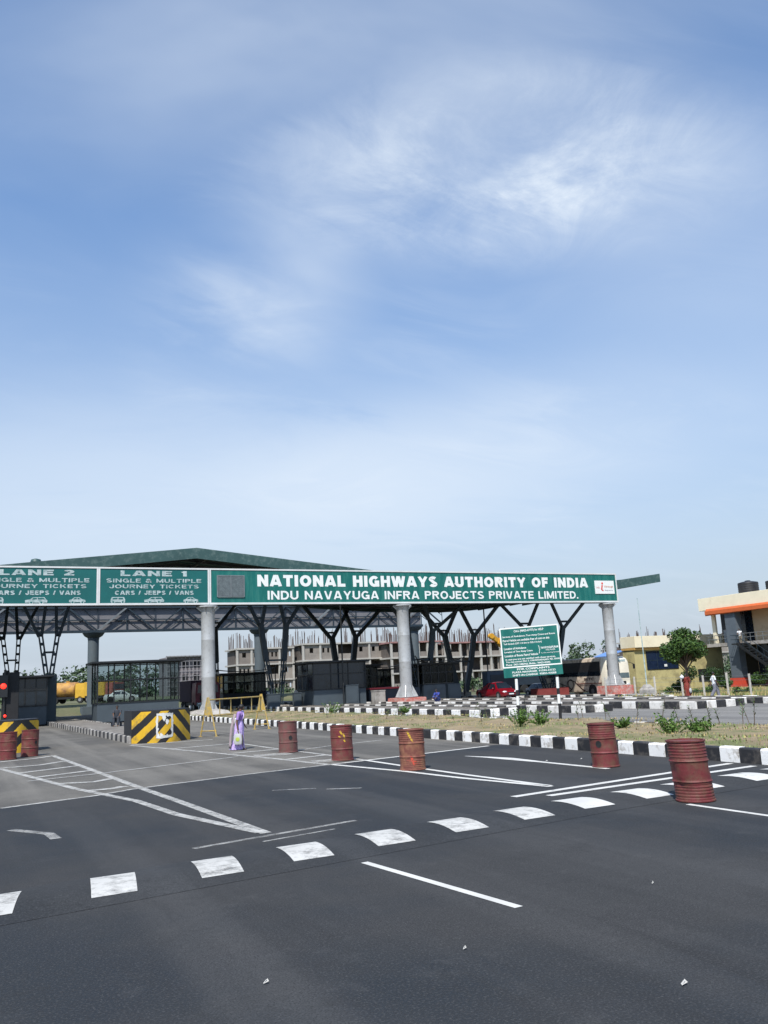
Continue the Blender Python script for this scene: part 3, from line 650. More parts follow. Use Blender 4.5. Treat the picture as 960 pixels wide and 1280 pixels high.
# ============================================================ REAR GANTRY (seen from its back)
RY = 105.0
rg = empty('rear_sign_gantry', (20, RY, 0), 'grey clad back of the far sign gantry with diagonal truss bars, under the canopy', 'gantry')
mb = MB(); mb.box(-16, 56.4, RY, RY+.2, 9.42, 12.3); P_(mb, 'cladding', M_CLAD, rg)
mb = MB()
for z, w in ((9.42, .3), (12.25, .3)): mb.bar((-16, RY-.3, z), (56.5, RY-.3, z), w, w)
mb.bar((-16, RY-.2, 10.75), (56.4, RY-.2, 10.75), .12, .12)
P_(mb, 'chord', M_STEEL, rg)
mb = MB(); mbl = MB(); x = -12.9; k = 0
while x < 55:
    mb.bar((x, RY-.35, 9.5), (x+3.3, RY-.35, 12.2), .14) if k % 2 else mbl.bar((x, RY-.35, 9.5), (x+3.3, RY-.35, 12.2), .20)
    mb.bar((x+3.3, RY-.3, 12.2), (x+6.6, RY-.3, 9.5), .17)
    mb.bar((x+3.3, RY-.2, 9.5), (x+3.3, RY-.2, 12.2), .09); mb.bar((x+1.6, RY-.16, 9.6), (x+3.3, RY-.16, 10.8), .07); mb.bar((x+5.0, RY-.16, 9.6), (x+3.3, RY-.16, 10.8), .07)
    mb.bar((x+6.6, RY-.2, 9.5), (x+6.6, RY-.2, 12.2), .07); mb.bar((x+4.9, RY-.16, 12.1), (x+6.6, RY-.16, 10.8), .07)
    x += 6.6; k += 1
P_(mb, 'diagonal_bars', M_STEEL, rg); P_(mbl, 'light_diagonal_bars', M_STEEL_L, rg)
for cx_ in (-6.5, 13.1, 33.1, 55.2):
    z0 = tz(cx_); mb = MB(); mb.lathe((cx_, RY, 0), [(.62, z0), (.62, 8.5), (.66, 8.55), (.66, 8.7), (1.0, 8.9), (1.25, 9.25)], 28); P_(mb, 'column', M_GCOL, rg, smooth=True)
    mb = MB(); mb.box(cx_-1.2, cx_+1.2, RY-1.2, RY+1.2, z0, z0+.9); P_(mb, 'plinth', M_GCOL, rg, bevel=.03)

# ============================================================ CANOPY
can = empty('toll_canopy', (30, 83, 0), 'dark green folded roof over the booths with its ridge above the left sign', 'canopy')
prof = [(-14, 10.3), (-6, 11.2), (1.95, 12.07), (4.3, 12.35), (16.8, 13.72), (31.7, 12.14), (38, 11.5), (44, 11.13), (50, 10.95), (55, 10.93), (58.5, 11.08), (61.8, 11.36), (67.2, 12.05)]
YF, YB = 70.0, 96.0
mb = MB(); th = .12; n = len(prof)
mb.add([(x, YF, z) for x, z in prof]+[(x, YB, z) for x, z in prof]+[(x, YF, z-th) for x, z in prof]+[(x, YB, z-th) for x, z in prof],
       [(i, i+1, n+i+1, n+i) for i in range(n-1)]+[(2*n+i, 3*n+i, 3*n+i+1, 2*n+i+1) for i in range(n-1)])
P_(mb, 'roof', [M_ROOF], can)
for y_, nm in ((YF, 1), (YB, -1)):
    mb = MB(); h_ = .86 if nm == 1 else .5
    fr = [(x, y_-.1*nm, z+.03) for x, z in prof]+[(x, y_-.1*nm, z-h_) for x, z in prof]; bk = [(x, y_+.02*nm, z+.03) for x, z in prof]+[(x, y_+.02*nm, z-h_) for x, z in prof]
    mb.add(fr+bk, [(i, i+1, n+i+1, n+i) for i in range(n-1)]+[(2*n+i, 3*n+i, 3*n+i+1, 2*n+i+1) for i in range(n-1)]+[(n+i, n+i+1, 3*n+i+1, 3*n+i) for i in range(n-1)]+[(i+1, i, 2*n+i, 2*n+i+1) for i in range(n-1)]+[(n-1, 2*n-1, 4*n-1, 3*n-1)])
    P_(mb, 'fascia', M_ROOF, can)
mb = MB(); mb.box(67.2, 67.3, YF, YB, 11.2, 12.06); P_(mb, 'gable_end', M_ROOF, can)
mb = MB(); y = YF+1.5                                              # purlins and ribs below the sheets
while y < YB-.5:
    for (xa, za), (xb, zb_) in zip(prof[:-1], prof[1:]): mb.bar((xa, y, za-.28), (xb, y, zb_-.28), .12, .26)
    y += 3.05
P_(mb, 'purlins', M_UNDER, can)
def zr(x):
    for (xa, za), (xb, zb_) in zip(prof[:-1], prof[1:]):
        if xa <= x <= xb: return za+(zb_-za)*(x-xa)/(xb-xa)
    return 11
mb = MB()
for x in (0, 6, 12, 18, 24, 30, 36, 42, 48, 54, 60, 65): mb.bar((x, YF+.4, zr(x)-.5), (x, YB-.4, zr(x)-.5), .18, .22)
P_(mb, 'rafters', M_UNDER, can)
mb = MB(); mb.lathe((4.6, YF+3, 12.5), [(.3, 0), (.3, .25), (.42, .3), (.36, .5), (.1, .58)], 16); P_(mb, 'roof_ventilator', M_ROOF, can, smooth=True)

def lattice(mb, p, q, w, wy, rung=.9, t=.09):
    """laced pair of flats from p to q: two chords side by side in depth and two across, with battens"""
    p = Vector(p); q = Vector(q); d = (q-p); L_ = d.length; r = Vector((w/2, 0, 0)); s_ = Vector((0, wy/2, 0))
    for a in (-1, 1):
        for b in (-1, 1): mb.bar(p+r*a+s_*b, q+r*a+s_*b, t, t)
    k = max(2, int(L_/rung))
    for i in range(k+1):
        c_ = p+d*(i/k)
        for b in (-1, 1): mb.bar(c_-r+s_*b, c_+r+s_*b, .05, .22)
        for a in (-1, 1): mb.bar(c_-s_+r*a, c_+s_+r*a, .05, .22)
def solid_leg(mb, pts, w):
    for a, b in zip(pts[:-1], pts[1:]): mb.bar(a, b, w, w*.8, up=(0, 1, 0))
def btree(label_unused, bx_, y, z0, legs, w=.36, open_=True, ped=None):
    t = bpy.data.objects.new('branching_column', None); COL.objects.link(t); t.parent = can; t.location = (bx_-30, y-83, 0)
    for (foot, fork, tips, zs) in legs:
        mb = MB(); fx, fz = fork; mid = (foot+(fx-foot)*.62, y, z0+(fz-z0)*.55)
        A = (foot, y, z0); B = (fx, y, fz)
        if open_ == 2: lattice(mb, A, B, w*.9, .5, .75)
        elif open_: lattice(mb, A, mid, w*.72, .5); mb.box(0, 0, 0, 0, 0, 0) if False else None; solid_leg(mb, [mid, (foot+(fx-foot)*.86, y, z0+(fz-z0)*.82), B], w+.12)
        else: solid_leg(mb, [A, mid, B], w+.1)
        P_(mb, 'leg', M_STEEL, t)
        for tx in tips:
            mb = MB(); zt = zr(tx)-.35
            s = 1 if tx > fx else -1
            solid_leg(mb, [(fx+s*.10, y, fz-.25), (tx, y, zt)], w*.80); P_(mb, 'branch', M_STEEL, t)
        mb = MB(); a0, a1 = tips; r_ = .22
        mb.bar((fx+(a0-fx)*r_, y, fz+.45), (fx+(a1-fx)*r_, y, fz+.45), .2); P_(mb, 'tie', M_STEEL, t)
    if len(legs) == 2:
        (f0, k0, _, _), (f1, k1, _, _) = legs; mb = MB(); s_ = .55; z_ = z0+(k0[1]-z0)*s_
        mb.bar((f0+(k0[0]-f0)*s_*.95, y, z_), (f1+(k1[0]-f1)*s_*.95, y, z_), .16); P_(mb, 'cross_tie', M_STEEL, t)
    if ped: mb = MB(); mb.box(bx_-ped[0], bx_+ped[0], y-.7, y+.7, tz(bx_)-.02, ped[1]); P_(mb, 'pedestal', ped[2], t, bevel=.03)
    return t
btree('', 25.55, 76, .3, [(25.35, (24.13, 7.9), (21.4, 25.2), 0), (25.8, (26.6, 7.9), (25.4, 29.6), 0)], ped=(.9, .45, M_CONC))
btree('', 40.5, 76, .3, [(40.15, (39.25, 7.1), (36.6, 39.7), 0), (40.85, (42.15, 7.1), (41.0, 47.6), 0)], ped=(.9, .42, M_CONC))
btree('', 55.9, 76, .3, [(55.5, (53.5, 6.95), (49.3, 55.9), 0), (56.2, (58.37, 7.1), (56.6, 63.2), 0)], ped=(2.0, .55, M_REDD))
btree('', 25.1, 95, .3, [(25.1, (24.84, 9.0), (21.9, 27.8), 0)], w=.42, ped=(.8, .9, M_CONC))
btree('', 40.4, 95, .2, [(40.1, (38.91, 7.63), (35.3, 41.2), 0), (40.7, (42.04, 7.76), (40.6, 45.4), 0)], w=.5, open_=False, ped=(.9, .5, M_CONC))
btree('', 56.4, 95, -.2, [(56.0, (54.33, 7.6), (51.2, 56.3), 0), (56.8, (58.72, 7.61), (56.9, 62.6), 0)], w=.5, open_=False, ped=(.9, .3, M_CONC))
btree('', 6.1, 76, 3.9, [(5.85, (5.3, 7.3), (2.9, 5.9), 0), (6.22, (6.65, 7.3), (6.4, 8.3), 0)], w=.3, open_=2, ped=(.52, 3.95, M_GCOL))
btree('', 4.2, 95, 3.2, [(3.9, (3.1, 8.3), (.8, 3.5), 0), (4.45, (4.6, 8.3), (4.2, 6.7), 0)], w=.36, open_=2, ped=(.6, 3.3, M_GCOL))
btree('', -5.5, 76, 3.9, [(-5.7, (-6.8, 7.3), (-9, -6), 0), (-5.3, (-4.2, 7.3), (-5, -2), 0)], w=.3, open_=2, ped=(.52, 3.95, M_GCOL))
for x, y in ((29.8, 70.5), (41.2, 82), (49.6, 78)):
    mb = MB(); mb.tube((x, y, .2), (x, y, zr(x)-.3), .07, n=8); P_(mb, 'rain_pipe', M_FRAME, can)
mb = MB(); mb.bar((51.3, YF+1, 10.0), (51.3, YF+1, 9.25), .08); mb.box(51.05, 51.5, YF+.8, YF+1.3, 9.1, 9.35); P_(mb, 'flood_lamp', M_FRAME, can)

# ============================================================ TOLL BOOTHS
booths = 'toll booths on the islands'
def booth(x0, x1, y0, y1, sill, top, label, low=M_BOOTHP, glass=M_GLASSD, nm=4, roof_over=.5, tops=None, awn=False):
    cx_ = (x0+x1)/2; z0 = tz(cx_)+.18; t = empty('toll_booth', (cx_, y0, z0), label, 'toll booth', booths)
    mb = MB(); mb.box(x0, x1, y0, y1, z0-.1, sill); P_(mb, 'lower_wall', low, t, bevel=.02)
    mb = MB(); fw = .09
    for i in range(nm+1):
        x = x0+(x1-x0)*i/nm
        for y in (y0, y1): mb.box(x-fw/2, x+fw/2, y-.03, y+fw, sill+.003, top)
    nk = max(1, int((y1-y0)/1.3))
    for j in range(1, nk):
        y = y0+(y1-y0)*j/nk
        for x in (x0, x1): mb.box(x-fw/2, x+fw/2, y, y+fw, sill+.003, top)
    zm = sill+(top-sill)*.58
    for z in (sill+.05, zm, top-.06):
        mb.box(x0+.047, x1-.047, y0-.05, y0-.033, z-.04, z+.04); mb.box(x0+.047, x1-.047, y1+.1, y1+.13, z-.04, z+.04)
        mb.box(x0-.07, x0-.05, y0, y1, z-.04, z+.04); mb.box(x1+.05, x1+.07, y0, y1, z-.04, z+.04)
    P_(mb, 'window_frame', M_FRAME, t)
    mb = MB(); mb.box(x0+.05, x1-.05, y0+.02, y0+.04, sill+.01, top-.01).box(x0+.05, x1-.05, y1+.02, y1+.04, sill+.01, top-.01)
    mb.box(x0+.0, x0+.02, y0+.1, y1-.02, sill+.01, top-.01).box(x1-.02, x1, y0+.1, y1-.02, sill+.01, top-.01)
    P_(mb, 'glazing', glass, t)
    mb = MB(); mb.box(x0-roof_over, x1+roof_over, y0-roof_over, y1+roof_over*.6, top+.003, top+.16); P_(mb, 'roof', M_FRAME, t, bevel=.03)
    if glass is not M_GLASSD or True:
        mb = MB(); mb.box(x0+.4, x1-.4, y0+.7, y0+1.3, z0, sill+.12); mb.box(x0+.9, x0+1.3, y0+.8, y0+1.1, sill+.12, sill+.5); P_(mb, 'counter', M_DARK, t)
    if awn:
        mb = MB(); xa, xb = x0-.9, x1+.9; pts = []
        for k in range(9): u = k/8; pts.append((xa+(xb-xa)*u, y0-.7, top+.25+.28*(2*u-1)**2))
        for a, b in zip(pts[:-1], pts[1:]): mb.bar(a, b, .6, .07)
        for px_ in (pts[0], pts[-1]): mb.bar(px_, (px_[0], px_[1], z0+.0), .09); mb.bar(px_, (px_[0]+(.25 if px_ is pts[-1] else -.25), px_[1], px_[2]+.35), .08)
        P_(mb, 'curved_awning', M_FRAME, t)
    return t
booth(8.95, 15.1, 69, 72, 1.42, 4.45, 'wide see-through glazed booth with a grey lower wall behind the striped concrete nose', glass=M_GLASS, nm=5, awn=False)
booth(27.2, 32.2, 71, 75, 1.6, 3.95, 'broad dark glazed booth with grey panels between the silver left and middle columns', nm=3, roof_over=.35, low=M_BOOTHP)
booth(24.6, 29.3, 91, 95, 1.55, 3.6, 'booth with a curved awning seen behind the yellow barricade rails', glass=M_GLASS2, nm=4, awn=True, low=M_BOOTHD)
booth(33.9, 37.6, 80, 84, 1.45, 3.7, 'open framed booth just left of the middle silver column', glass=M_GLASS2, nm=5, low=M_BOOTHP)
booth(40.2, 43.6, 75, 79, 1.6, 3.5, 'dark blue booth with a pale panel left of the red car', glass=M_GLASS2, nm=4, low=M_BOOTHD, awn=True)
booth(47.2, 51.2, 88, 92, 1.5, 3.6, 'black framed booth with curved awning directly behind the red car', glass=M_GLASS2, nm=5, low=M_BOOTHD, awn=True)
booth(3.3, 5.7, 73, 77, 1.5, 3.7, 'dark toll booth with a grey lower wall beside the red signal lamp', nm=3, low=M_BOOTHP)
booth(41.5, 45.0, 92, 96, 1.5, 3.4, 'far framed booth glimpsed right of the middle silver column', glass=M_GLASS2, nm=4, low=M_BOOTHD, awn=True)
# panels and gates beside the booths
def panel(name, x0, x1, y, z0, z1, m_, label, cat, d=.3, group=None):
    mb = MB(); mb.box(-(x1-x0)/2, (x1-x0)/2, 0, d, 0, z1-z0-.1); mb.box(-(x1-x0)/2-.03, (x1-x0)/2+.03, -.03, d+.03, z1-z0-.097, z1-z0)
    mb.box(-(x1-x0)/2+.15, (x1-x0)/2-.15, -.02, -.004, .25, z1-z0-.3)
    o = mb.build(name, m_, bevel=.02); o.location = ((x0+x1)/2, y, z0); return tag(o, label, cat, group)
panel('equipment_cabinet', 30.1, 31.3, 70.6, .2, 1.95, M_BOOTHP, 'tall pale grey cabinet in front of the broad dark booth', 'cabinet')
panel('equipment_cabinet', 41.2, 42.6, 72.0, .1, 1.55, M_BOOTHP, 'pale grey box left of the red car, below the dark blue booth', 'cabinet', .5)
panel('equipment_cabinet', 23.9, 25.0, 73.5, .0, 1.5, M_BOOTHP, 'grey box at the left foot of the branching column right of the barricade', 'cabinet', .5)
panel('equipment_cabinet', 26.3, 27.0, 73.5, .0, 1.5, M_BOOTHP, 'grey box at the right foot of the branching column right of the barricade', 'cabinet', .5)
panel('concrete_block', 31.9, 32.9, 68.5, .1, 1.35, M_CONC, 'small upright pale block between the broad dark booth and the red striped barrier', 'block', .8)
cb = empty('crash_barrier', (34.8, 72, .2), 'long dark blue island barrier with a red top edge left of the middle silver column', 'barrier')
mb = MB(); mb.box(32.95, 38.2, 72, 73, .1, 1.4); P_(mb, 'body', M_BOOTHD, cb, bevel=.05)
mb = MB(); mb.box(33.0, 37.0, 71.9, 73.05, 1.402, 1.56); P_(mb, 'red_top_edge', mat('gate_red', (.4, .03, .04), .5), cb)
cb = empty('crash_barrier', (51, 76, .1), 'dark blue panel barrier beside the red plinth behind the information board', 'barrier')
mb = MB(); mb.box(48.8, 52.8, 77, 78, 0, 2.6); P_(mb, 'body', mat('deep_blue_panel', (.025, .05, .09), .5), cb, bevel=.05); mb = MB(); mb.box(49.2, 52.4, 76.95, 76.998, .4, 2.2); P_(mb, 'inset_panel', M_BOOTHD, cb)
# signal lamp on the far left island
sg = empty('signal_post', (3.05, 70, .3), 'dark post with a glowing red signal lamp at the left edge', 'signal')
mb = MB(); mb.box(2.4, 3.55, 70.2, 71.0, .27, 4.1); P_(mb, 'cabinet', M_DARK, sg, bevel=.03)
mb = MB(); mb.tube((2.55, 70.15, .3), (2.55, 70.15, 4.3), .09); mb.box(2.15, 2.75, 69.9, 70.12, 2.3, 3.9); P_(mb, 'lamp_housing', M_FRAME, sg)
mb = MB(); mb.ell((2.45, 69.88, 3.1), (.2, .06, .2)); P_(mb, 'red_lamp', M_REDLIGHT, sg, smooth=True)
mb = MB(); mb.ell((2.62, 69.88, .95), (.09, .05, .09)); P_(mb, 'small_red_lamp', M_REDLIGHT, sg, smooth=True)

# ============================================================ STRIPED CONCRETE NOSES
def nose(x0, x1, y0, y1, h, label, n_, patch=True):
    t = empty('barrier_nose', ((x0+x1)/2, y0, 0), label, 'barrier')
    # curved plan: bulging front, then straight sides
    m_ = 28; plan = []
    w = (x1-x0)/2; cx_ = (x0+x1)/2
    for i in range(m_+1):
        u = -1+2*i/m_; plan.append((cx_+u*w, y0+1.05*(1-math.cos(u*PI/2*.92))))
    side = plan[-1][1]
    mb = MB(); nz_ = 14
    cell = .8
    # front face split into stripe polygons: grid fine enough that the chevrons read clean
    nu = 120; nv = 56; vs = []; fs = []; ms = []
    for j in range(nv+1):
        for i in range(nu+1):
            u = -1+2*i/nu; vs.append((cx_+u*w, y0+1.05*(1-math.cos(u*PI/2*.92)), h*j/nv))
    for j in range(nv):
        for i in range(nu):
            u = -1+2*(i+.5)/nu; z = h*(j+.5)/nv; q = (z+abs(u-n_)*w*1.05)/.38
            fs.append((j*(nu+1)+i, j*(nu+1)+i+1, (j+1)*(nu+1)+i+1, (j+1)*(nu+1)+i)); ms.append(int(math.floor(q)) % 2)
    o_ = len(mb.v); mb.v += vs; mb.f += fs; mb.m += ms
    P_(mb, 'striped_face', [M_YEL, M_HBLK], t)
    mb = MB(); ring = [(x, y+.02) for x, y in plan]+[(x1, y1), (x0, y1)]
    mb.loft([[(x, y, -.01) for x, y in ring], [(x, y, h-.004) for x, y in ring]]); P_(mb, 'concrete_body', M_HBLK, t)
    mb = MB(); mb.loft([[(x, y-.01, h) for x, y in plan]+[(x1+.01, y1), (x0-.01, y1)] and [(x, y, h) for x, y in ring], [(x, y, h+.05) for x, y in ring]]); P_(mb, 'top_slab', M_HBLK, t)
    if patch:
        def on(u, z, d=.012): return (cx_+u*w, y0+1.05*(1-math.cos(u*PI/2*.92))-d, z)
        mb = MB(); k = 40; rnd = random.Random(4)
        out = []; inn = []
        for i in range(k):
            a = 2*PI*i/k; c_, s_ = math.cos(a), math.sin(a); sq = max(abs(c_), abs(s_))
            ru = .29*c_/sq**.85*(1+rnd.uniform(-.04, .04)); rz = .52*s_/sq**.85*(1+rnd.uniform(-.04, .04)); q = 1-rnd.uniform(.16, .34)
            out.append(on(-.02+ru, h*.54+rz)); inn.append(on(-.02+ru*q, h*.54+rz*q))
        mb.add(out+inn, [(i, (i+1) % k, k+(i+1) % k, k+i) for i in range(k)])
        for cu_, cz, su, sz in ((-.05, .78, .09, .10), (.05, .66, .06, .09), (-.02, .18, .12, .05), (-.14, .25, .05, .06)):
            p = [on(cu_+su*math.cos(a*.785)*rnd.uniform(.6, 1.2), h*cz+sz*h*math.sin(a*.785)*rnd.uniform(.6, 1.2), .014) for a in range(8)]; mb.add(p, [tuple(range(8))])
        P_(mb, 'peeling_poster', mat('poster_white', (.55, .55, .53), .8, var=.25, vscale=6), t)
    return t
nose(6.42, 8.92, 37.6, 40.5, 1.30, 'black and yellow chevron painted concrete nose with a torn white poster', .30)
nose(.75, 2.75, 37.9, 40.5, 1.22, 'black and yellow concrete nose behind the two drums at the left edge', .30, patch=False)

# ============================================================ DRUMS
def drum(x, y, rz, tilt, m_, label, hgt=.9, r=.295, style=0, hole=None, marks=None, dent=.012, seed=1):
    t = empty('steel_drum', (x, y, 0), label, 'drum', 'rusty red drums on the road', 0)
    rnd = random.Random(seed); n = 56; prof = [(r*.96, 0), (r+.012, .012), (r+.012, .03), (r, .04)]
    zs = [i/60*hgt for i in range(3, 58)]
    for z in zs:
        f = z/hgt; rr = r
        for c_ in (.335, .665): rr += .016*math.exp(-((f-c_)/.012)**2)
        if style == 1 and (f > .7 or f < .31): rr += .0045*math.sin(f*hgt*2*PI/.045)
        if style == 2 and f > .68: rr += .004*math.sin(f*hgt*2*PI/.05)
        prof.append((rr, z))
    prof += [(r, hgt-.03), (r+.013, hgt-.02), (r+.013, hgt), (r-.012, hgt), (r-.012, hgt-.018)]
    prof += [(r*.5, hgt-.02), (.001, hgt-.022)]
    mb = MB(); mb.lathe((0, 0, 0), prof, n, cap=True)
    dents = [(rnd.uniform(0, 2*PI), rnd.uniform(.15, .8)*hgt, rnd.uniform(.06, .13), rnd.uniform(.5, 1.6)*dent) for _ in range(9)]
    vs = []
    for v in mb.v:
        a = math.atan2(v[1], v[0]); R_ = math.hypot(v[0], v[1]); dr = 0
        if R_ > r*.7:
            for da, dz, s, amp in dents:
                dd = math.atan2(math.sin(a-da), math.cos(a-da))*r; dr -= amp*math.exp(-((dd/s)**2+((v[2]-dz)/s)**2))
            dr += .004*math.sin(a*3+seed)*v[2]
        vs.append((math.cos(a)*(R_+dr)+tilt[0]*v[2], math.sin(a)*(R_+dr)+tilt[1]*v[2], v[2]))
    mb.v = vs; o = mb.build('drum_body', m_, smooth=True); o.parent = t
    va = math.atan2(-y, -x)                                   # the side the road user sees
    def surf(da, z, d=.005): a = va+da; return (math.cos(a)*(r+d)+tilt[0]*z, math.sin(a)*(r+d)+tilt[1]*z, z)
    if hole:
        da, z, s = hole; k = 16; mb = MB(); mb.add([surf(da+s*math.cos(2*PI*i/k)/r, z+s*1.15*math.sin(2*PI*i/k), .006) for i in range(k)], [tuple(range(k))]); q = mb.build('hole', M_DARK); q.parent = t
        mb = MB(); mb.add([surf(da+s*1.12*math.cos(2*PI*i/k)/r, z+s*1.28*math.sin(2*PI*i/k), .004) for i in range(k)], [tuple(range(k))]); q = mb.build('hole_rim', mat('rim_rust', (.11, .04, .03), .8)); q.parent = t
    for mk, strokes in (marks or {}).items():
        mb = MB()
        for (a0, z0, a1, z1, w) in strokes:
            k = 8; L_ = []; Rr = []
            for i in range(k+1):
                f = i/k; aa = a0+(a1-a0)*f; zc = z0+(z1-z0)*f; ww = w*(.55+.45*math.sin(PI*min(1, f*1.1+.1)))*rnd.uniform(.75, 1.15)
                L_.append(surf(aa-ww/r/2, zc)); Rr.append(surf(aa+ww/r/2, zc+w*.15))
            mb.add(L_+Rr, [(i, i+1, k+1+i+1, k+1+i) for i in range(k)])
        q = mb.build('paint_smear', mk); q.parent = t
    return t
MY = mat('smear_yellow', (.62, .42, .02), .6, var=.2, dirt=(.3, .12, .05), dirt_amt=.45, dirt_scale=12); MR = mat('smear_orange_red', (.55, .06, .03), .6, var=.2, dirt=(.2, .07, .04), dirt_amt=.55, dirt_scale=14)
drum(9.36, 26.85, 0, (-.01, .0), M_DRUM3, 'dull brown red drum nearest the woman in the purple sari, with a small dark hole', .96, .3, 0, hole=(.28, .46, .06), seed=2)
drum(9.41, 22.5, 0, (-.02, 0), M_DRUM, 'rusty red drum with small yellow dabs near its top', .94, .3, 2, marks={MY: [(-.1, .80, .02, .70, .05), (-.25, .66, -.1, .62, .06), (.12, .74, .3, .6, .05), (.2, .56, .3, .5, .05)]}, seed=5)
drum(9.54, 18.56, 0, (-.01, 0), M_DRUM2, 'faded rusty drum with a yellow slash and orange red smear', .93, .3, 1, marks={MY: [(-.28, .88, .12, .64, .055)], MR: [(-.35, .24, .3, .20, .09), (-.1, .33, .12, .12, .06), (.05, .16, .42, .15, .06)]}, seed=9)
drum(12.72, 15.48, 0, (-.045, .01), M_DRUM, 'leaning dark red drum with a round black hole, close to the median kerb', .93, .29, 2, hole=(-.35, .50, .062), seed=12)
drum(10.36, 10.54, 0, (-.075, .02), M_DRUM, 'largest and nearest drum, dented dark red, leaning beside the painted hump', .93, .29, 1, dent=.024, seed=21)
drum(1.42, 34.25, 0, (0, 0), M_DRUM, 'left one of the two drums standing before the left striped nose', .95, .3, 2, seed=31)
drum(2.2, 35.15, 0, (.01, 0), M_DRUM, 'right one of the two drums before the left striped nose, dark hole at its side', .95, .3, 0, hole=(.75, .5, .05), seed=33)

# ============================================================ YELLOW BARRICADE
by = empty('road_barricade', (11.4, 41, 0), 'long yellow tubular barricade with A-shaped end frames before the left silver column', 'barricade')
A0, A1 = Vector((10.0, 39.6, 0)), Vector((13.6, 43.0, 0)); dd = (A1-A0).normalized(); pp = Vector((dd.y, -dd.x, 0)); HB = 1.75
mb = MB()
for z in (HB-.12, HB-.85): mb.tube(A0+Vector((0, 0, z)), A1+Vector((0, 0, z)), .035)
for i in range(1, 5): q = A0+(A1-A0)*(i/5); mb.tube(q+Vector((0, 0, HB-.85)), q+Vector((0, 0, HB-.12)), .025)
P_(mb, 'rails', M_YELP, by, smooth=True)
for q in (A0, A1):
    mb = MB(); top = q+Vector((0, 0, HB)); a = q-pp*.42; b = q+pp*.42
    mb.tube(a, top-pp*.03, .035); mb.tube(b, top+pp*.03, .035); mb.tube(a+Vector((0, 0, .25)), b+Vector((0, 0, .25)), .025)
    mb.add([top-pp*.04-dd*.01, top+pp*.04-dd*.01, q+pp*.2+Vector((0, 0, .95))-dd*.01, q-pp*.2+Vector((0, 0, .95))-dd*.01, top-pp*.04+dd*.01, top+pp*.04+dd*.01, q+pp*.2+Vector((0, 0, .95))+dd*.01, q-pp*.2+Vector((0, 0, .95))+dd*.01], [(0, 1, 2, 3), (7, 6, 5, 4), (0, 3, 7, 4), (1, 5, 6, 2)])
    for e in (a, b): mb.box(e.x-.07, e.x+.07, e.y-.07, e.y+.07, 0, .03)
    P_(mb, 'end_frame', M_YELP, by)

# ============================================================ INFORMATION BOARD
ib = empty('information_board', (21.25, 29.93, .25), 'tilted green notice board with white help-line text on two black and white posts', 'sign')
Pa, Pb = Vector((19.9, 29.5, 0)), Vector((21.6, 28.2, 0)); ax = (Pb-Pa).normalized(); ctr = (Pa+Pb)/2
nrm = Vector((ax.y, -ax.x, 0))
if nrm.y > 0: nrm = -nrm
ib.location = (ctr.x, ctr.y, .25); ib.rotation_euler = (0, 0, math.atan2(ax.y, ax.x))      # local x along the board, -y towards the viewer
def IB(mb, name, mats, parent=ib, **k): o = mb.build(name, mats, **k); o.parent = parent; return o
for u, zt in ((-.93, 2.9), (.70, 2.9)):
    mb = MB()
    for a, b, mi in ((-.1, .62, 1), (.62, .98, 0), (.98, 1.22, 1), (1.22, 1.66, 0), (1.66, zt, 1)): mb.tube((u, .06, a), (u+.02*(b-a), .06, b), .06, n=14, mi=mi)
    IB(mb, 'post', [M_LETTER, M_HBLK], smooth=True)
rl = Matrix.Rotation(-math.radians(1.5), 4, 'Y')
bf = bpy.data.objects.new('board_panel', None)
u0, u1, v0, v1, vd = -1.36, 1.01, 1.745, 3.745, 2.13
mb = MB(); mb.box(u0, u1, -.03, 0, vd+.002, v1).xf(rl); bpn = IB(mb, 'upper_panel', M_GREEN)
mb = MB(); mb.box(u0+.01, u1+.0, -.03, 0, v0, vd-.002).xf(rl); bpl = IB(mb, 'lower_panel', M_GREEN)
mb = MB(); w_ = .05
for a in ((u0, u1, v1-w_, v1), (u0, u1, vd, vd+w_), (u0, u0+w_, vd+w_+.001, v1-w_-.001), (u1-w_, u1, vd+w_+.001, v1-w_-.001)): mb.box(a[0], a[1], -.036, -.031, a[2], a[3])
mb.xf(rl); IB(mb, 'border', M_LETTER, bpn)
def IT(body, a, b, z0, z1, par, off=.012):
    o = text_mesh('lettering', body, a, b, z0, z1, -.034, M_LETTER, par, off, .003); o.data.transform(rl)
IT('CALL (98425-67777) for HELP', -.78, .42, 3.52, 3.635, bpn, .02)
rows = [('Services of Ambulance, Tow Away Crane and Route', -1.26, .86, 3.33), ('Patrol Vehicle are available free of cost on this', -1.26, .62, 3.185), ('Toll Stretch (297.110 km to 325.116 km)', -1.24, .30, 3.04),
        ('Location of Ambulance', -1.24, -.35, 2.86), ('Location of Tow Away Crane', -1.24, -.10, 2.715), ('Location of Route Patrol Vehicle', -1.24, .10, 2.57),
        ('In case you are not satisfied with these services,', -1.22, .78, 2.415), ('You may contact Shri. S. VARADHARAJAN, PD, NHAI', -1.22, .94, 2.315), ('Phone : 0431-2482966, Mobile : 94433-42345', -1.22, .55, 2.205)]
for b_, a0, a1, z in rows: IT(b_, a0, a1, z, z+.088, bpn, .02)
IT('}', .14, .2, 2.62, 2.94, bpn, 0); IT('NAVAYUGAPURAM', .24, .93, 2.80, 2.885, bpn, .02); IT('TOLL PLAZA', .42, .80, 2.72, 2.775, bpn); IT('In the moving Stretch', .24, .95, 2.60, 2.66, bpn, 0)
IT('FOR COMPLAINTS', -.80, .50, 2.02, 2.095, bpl, .025); IT('PLAZA MANAGER  91594-33123', -1.0, .72, 1.905, 1.98, bpl, .02); IT('SHIFT-IN-CHARGE  95855-93008', -1.0, .74, 1.785, 1.86, bpl, .02)
#@@PART3

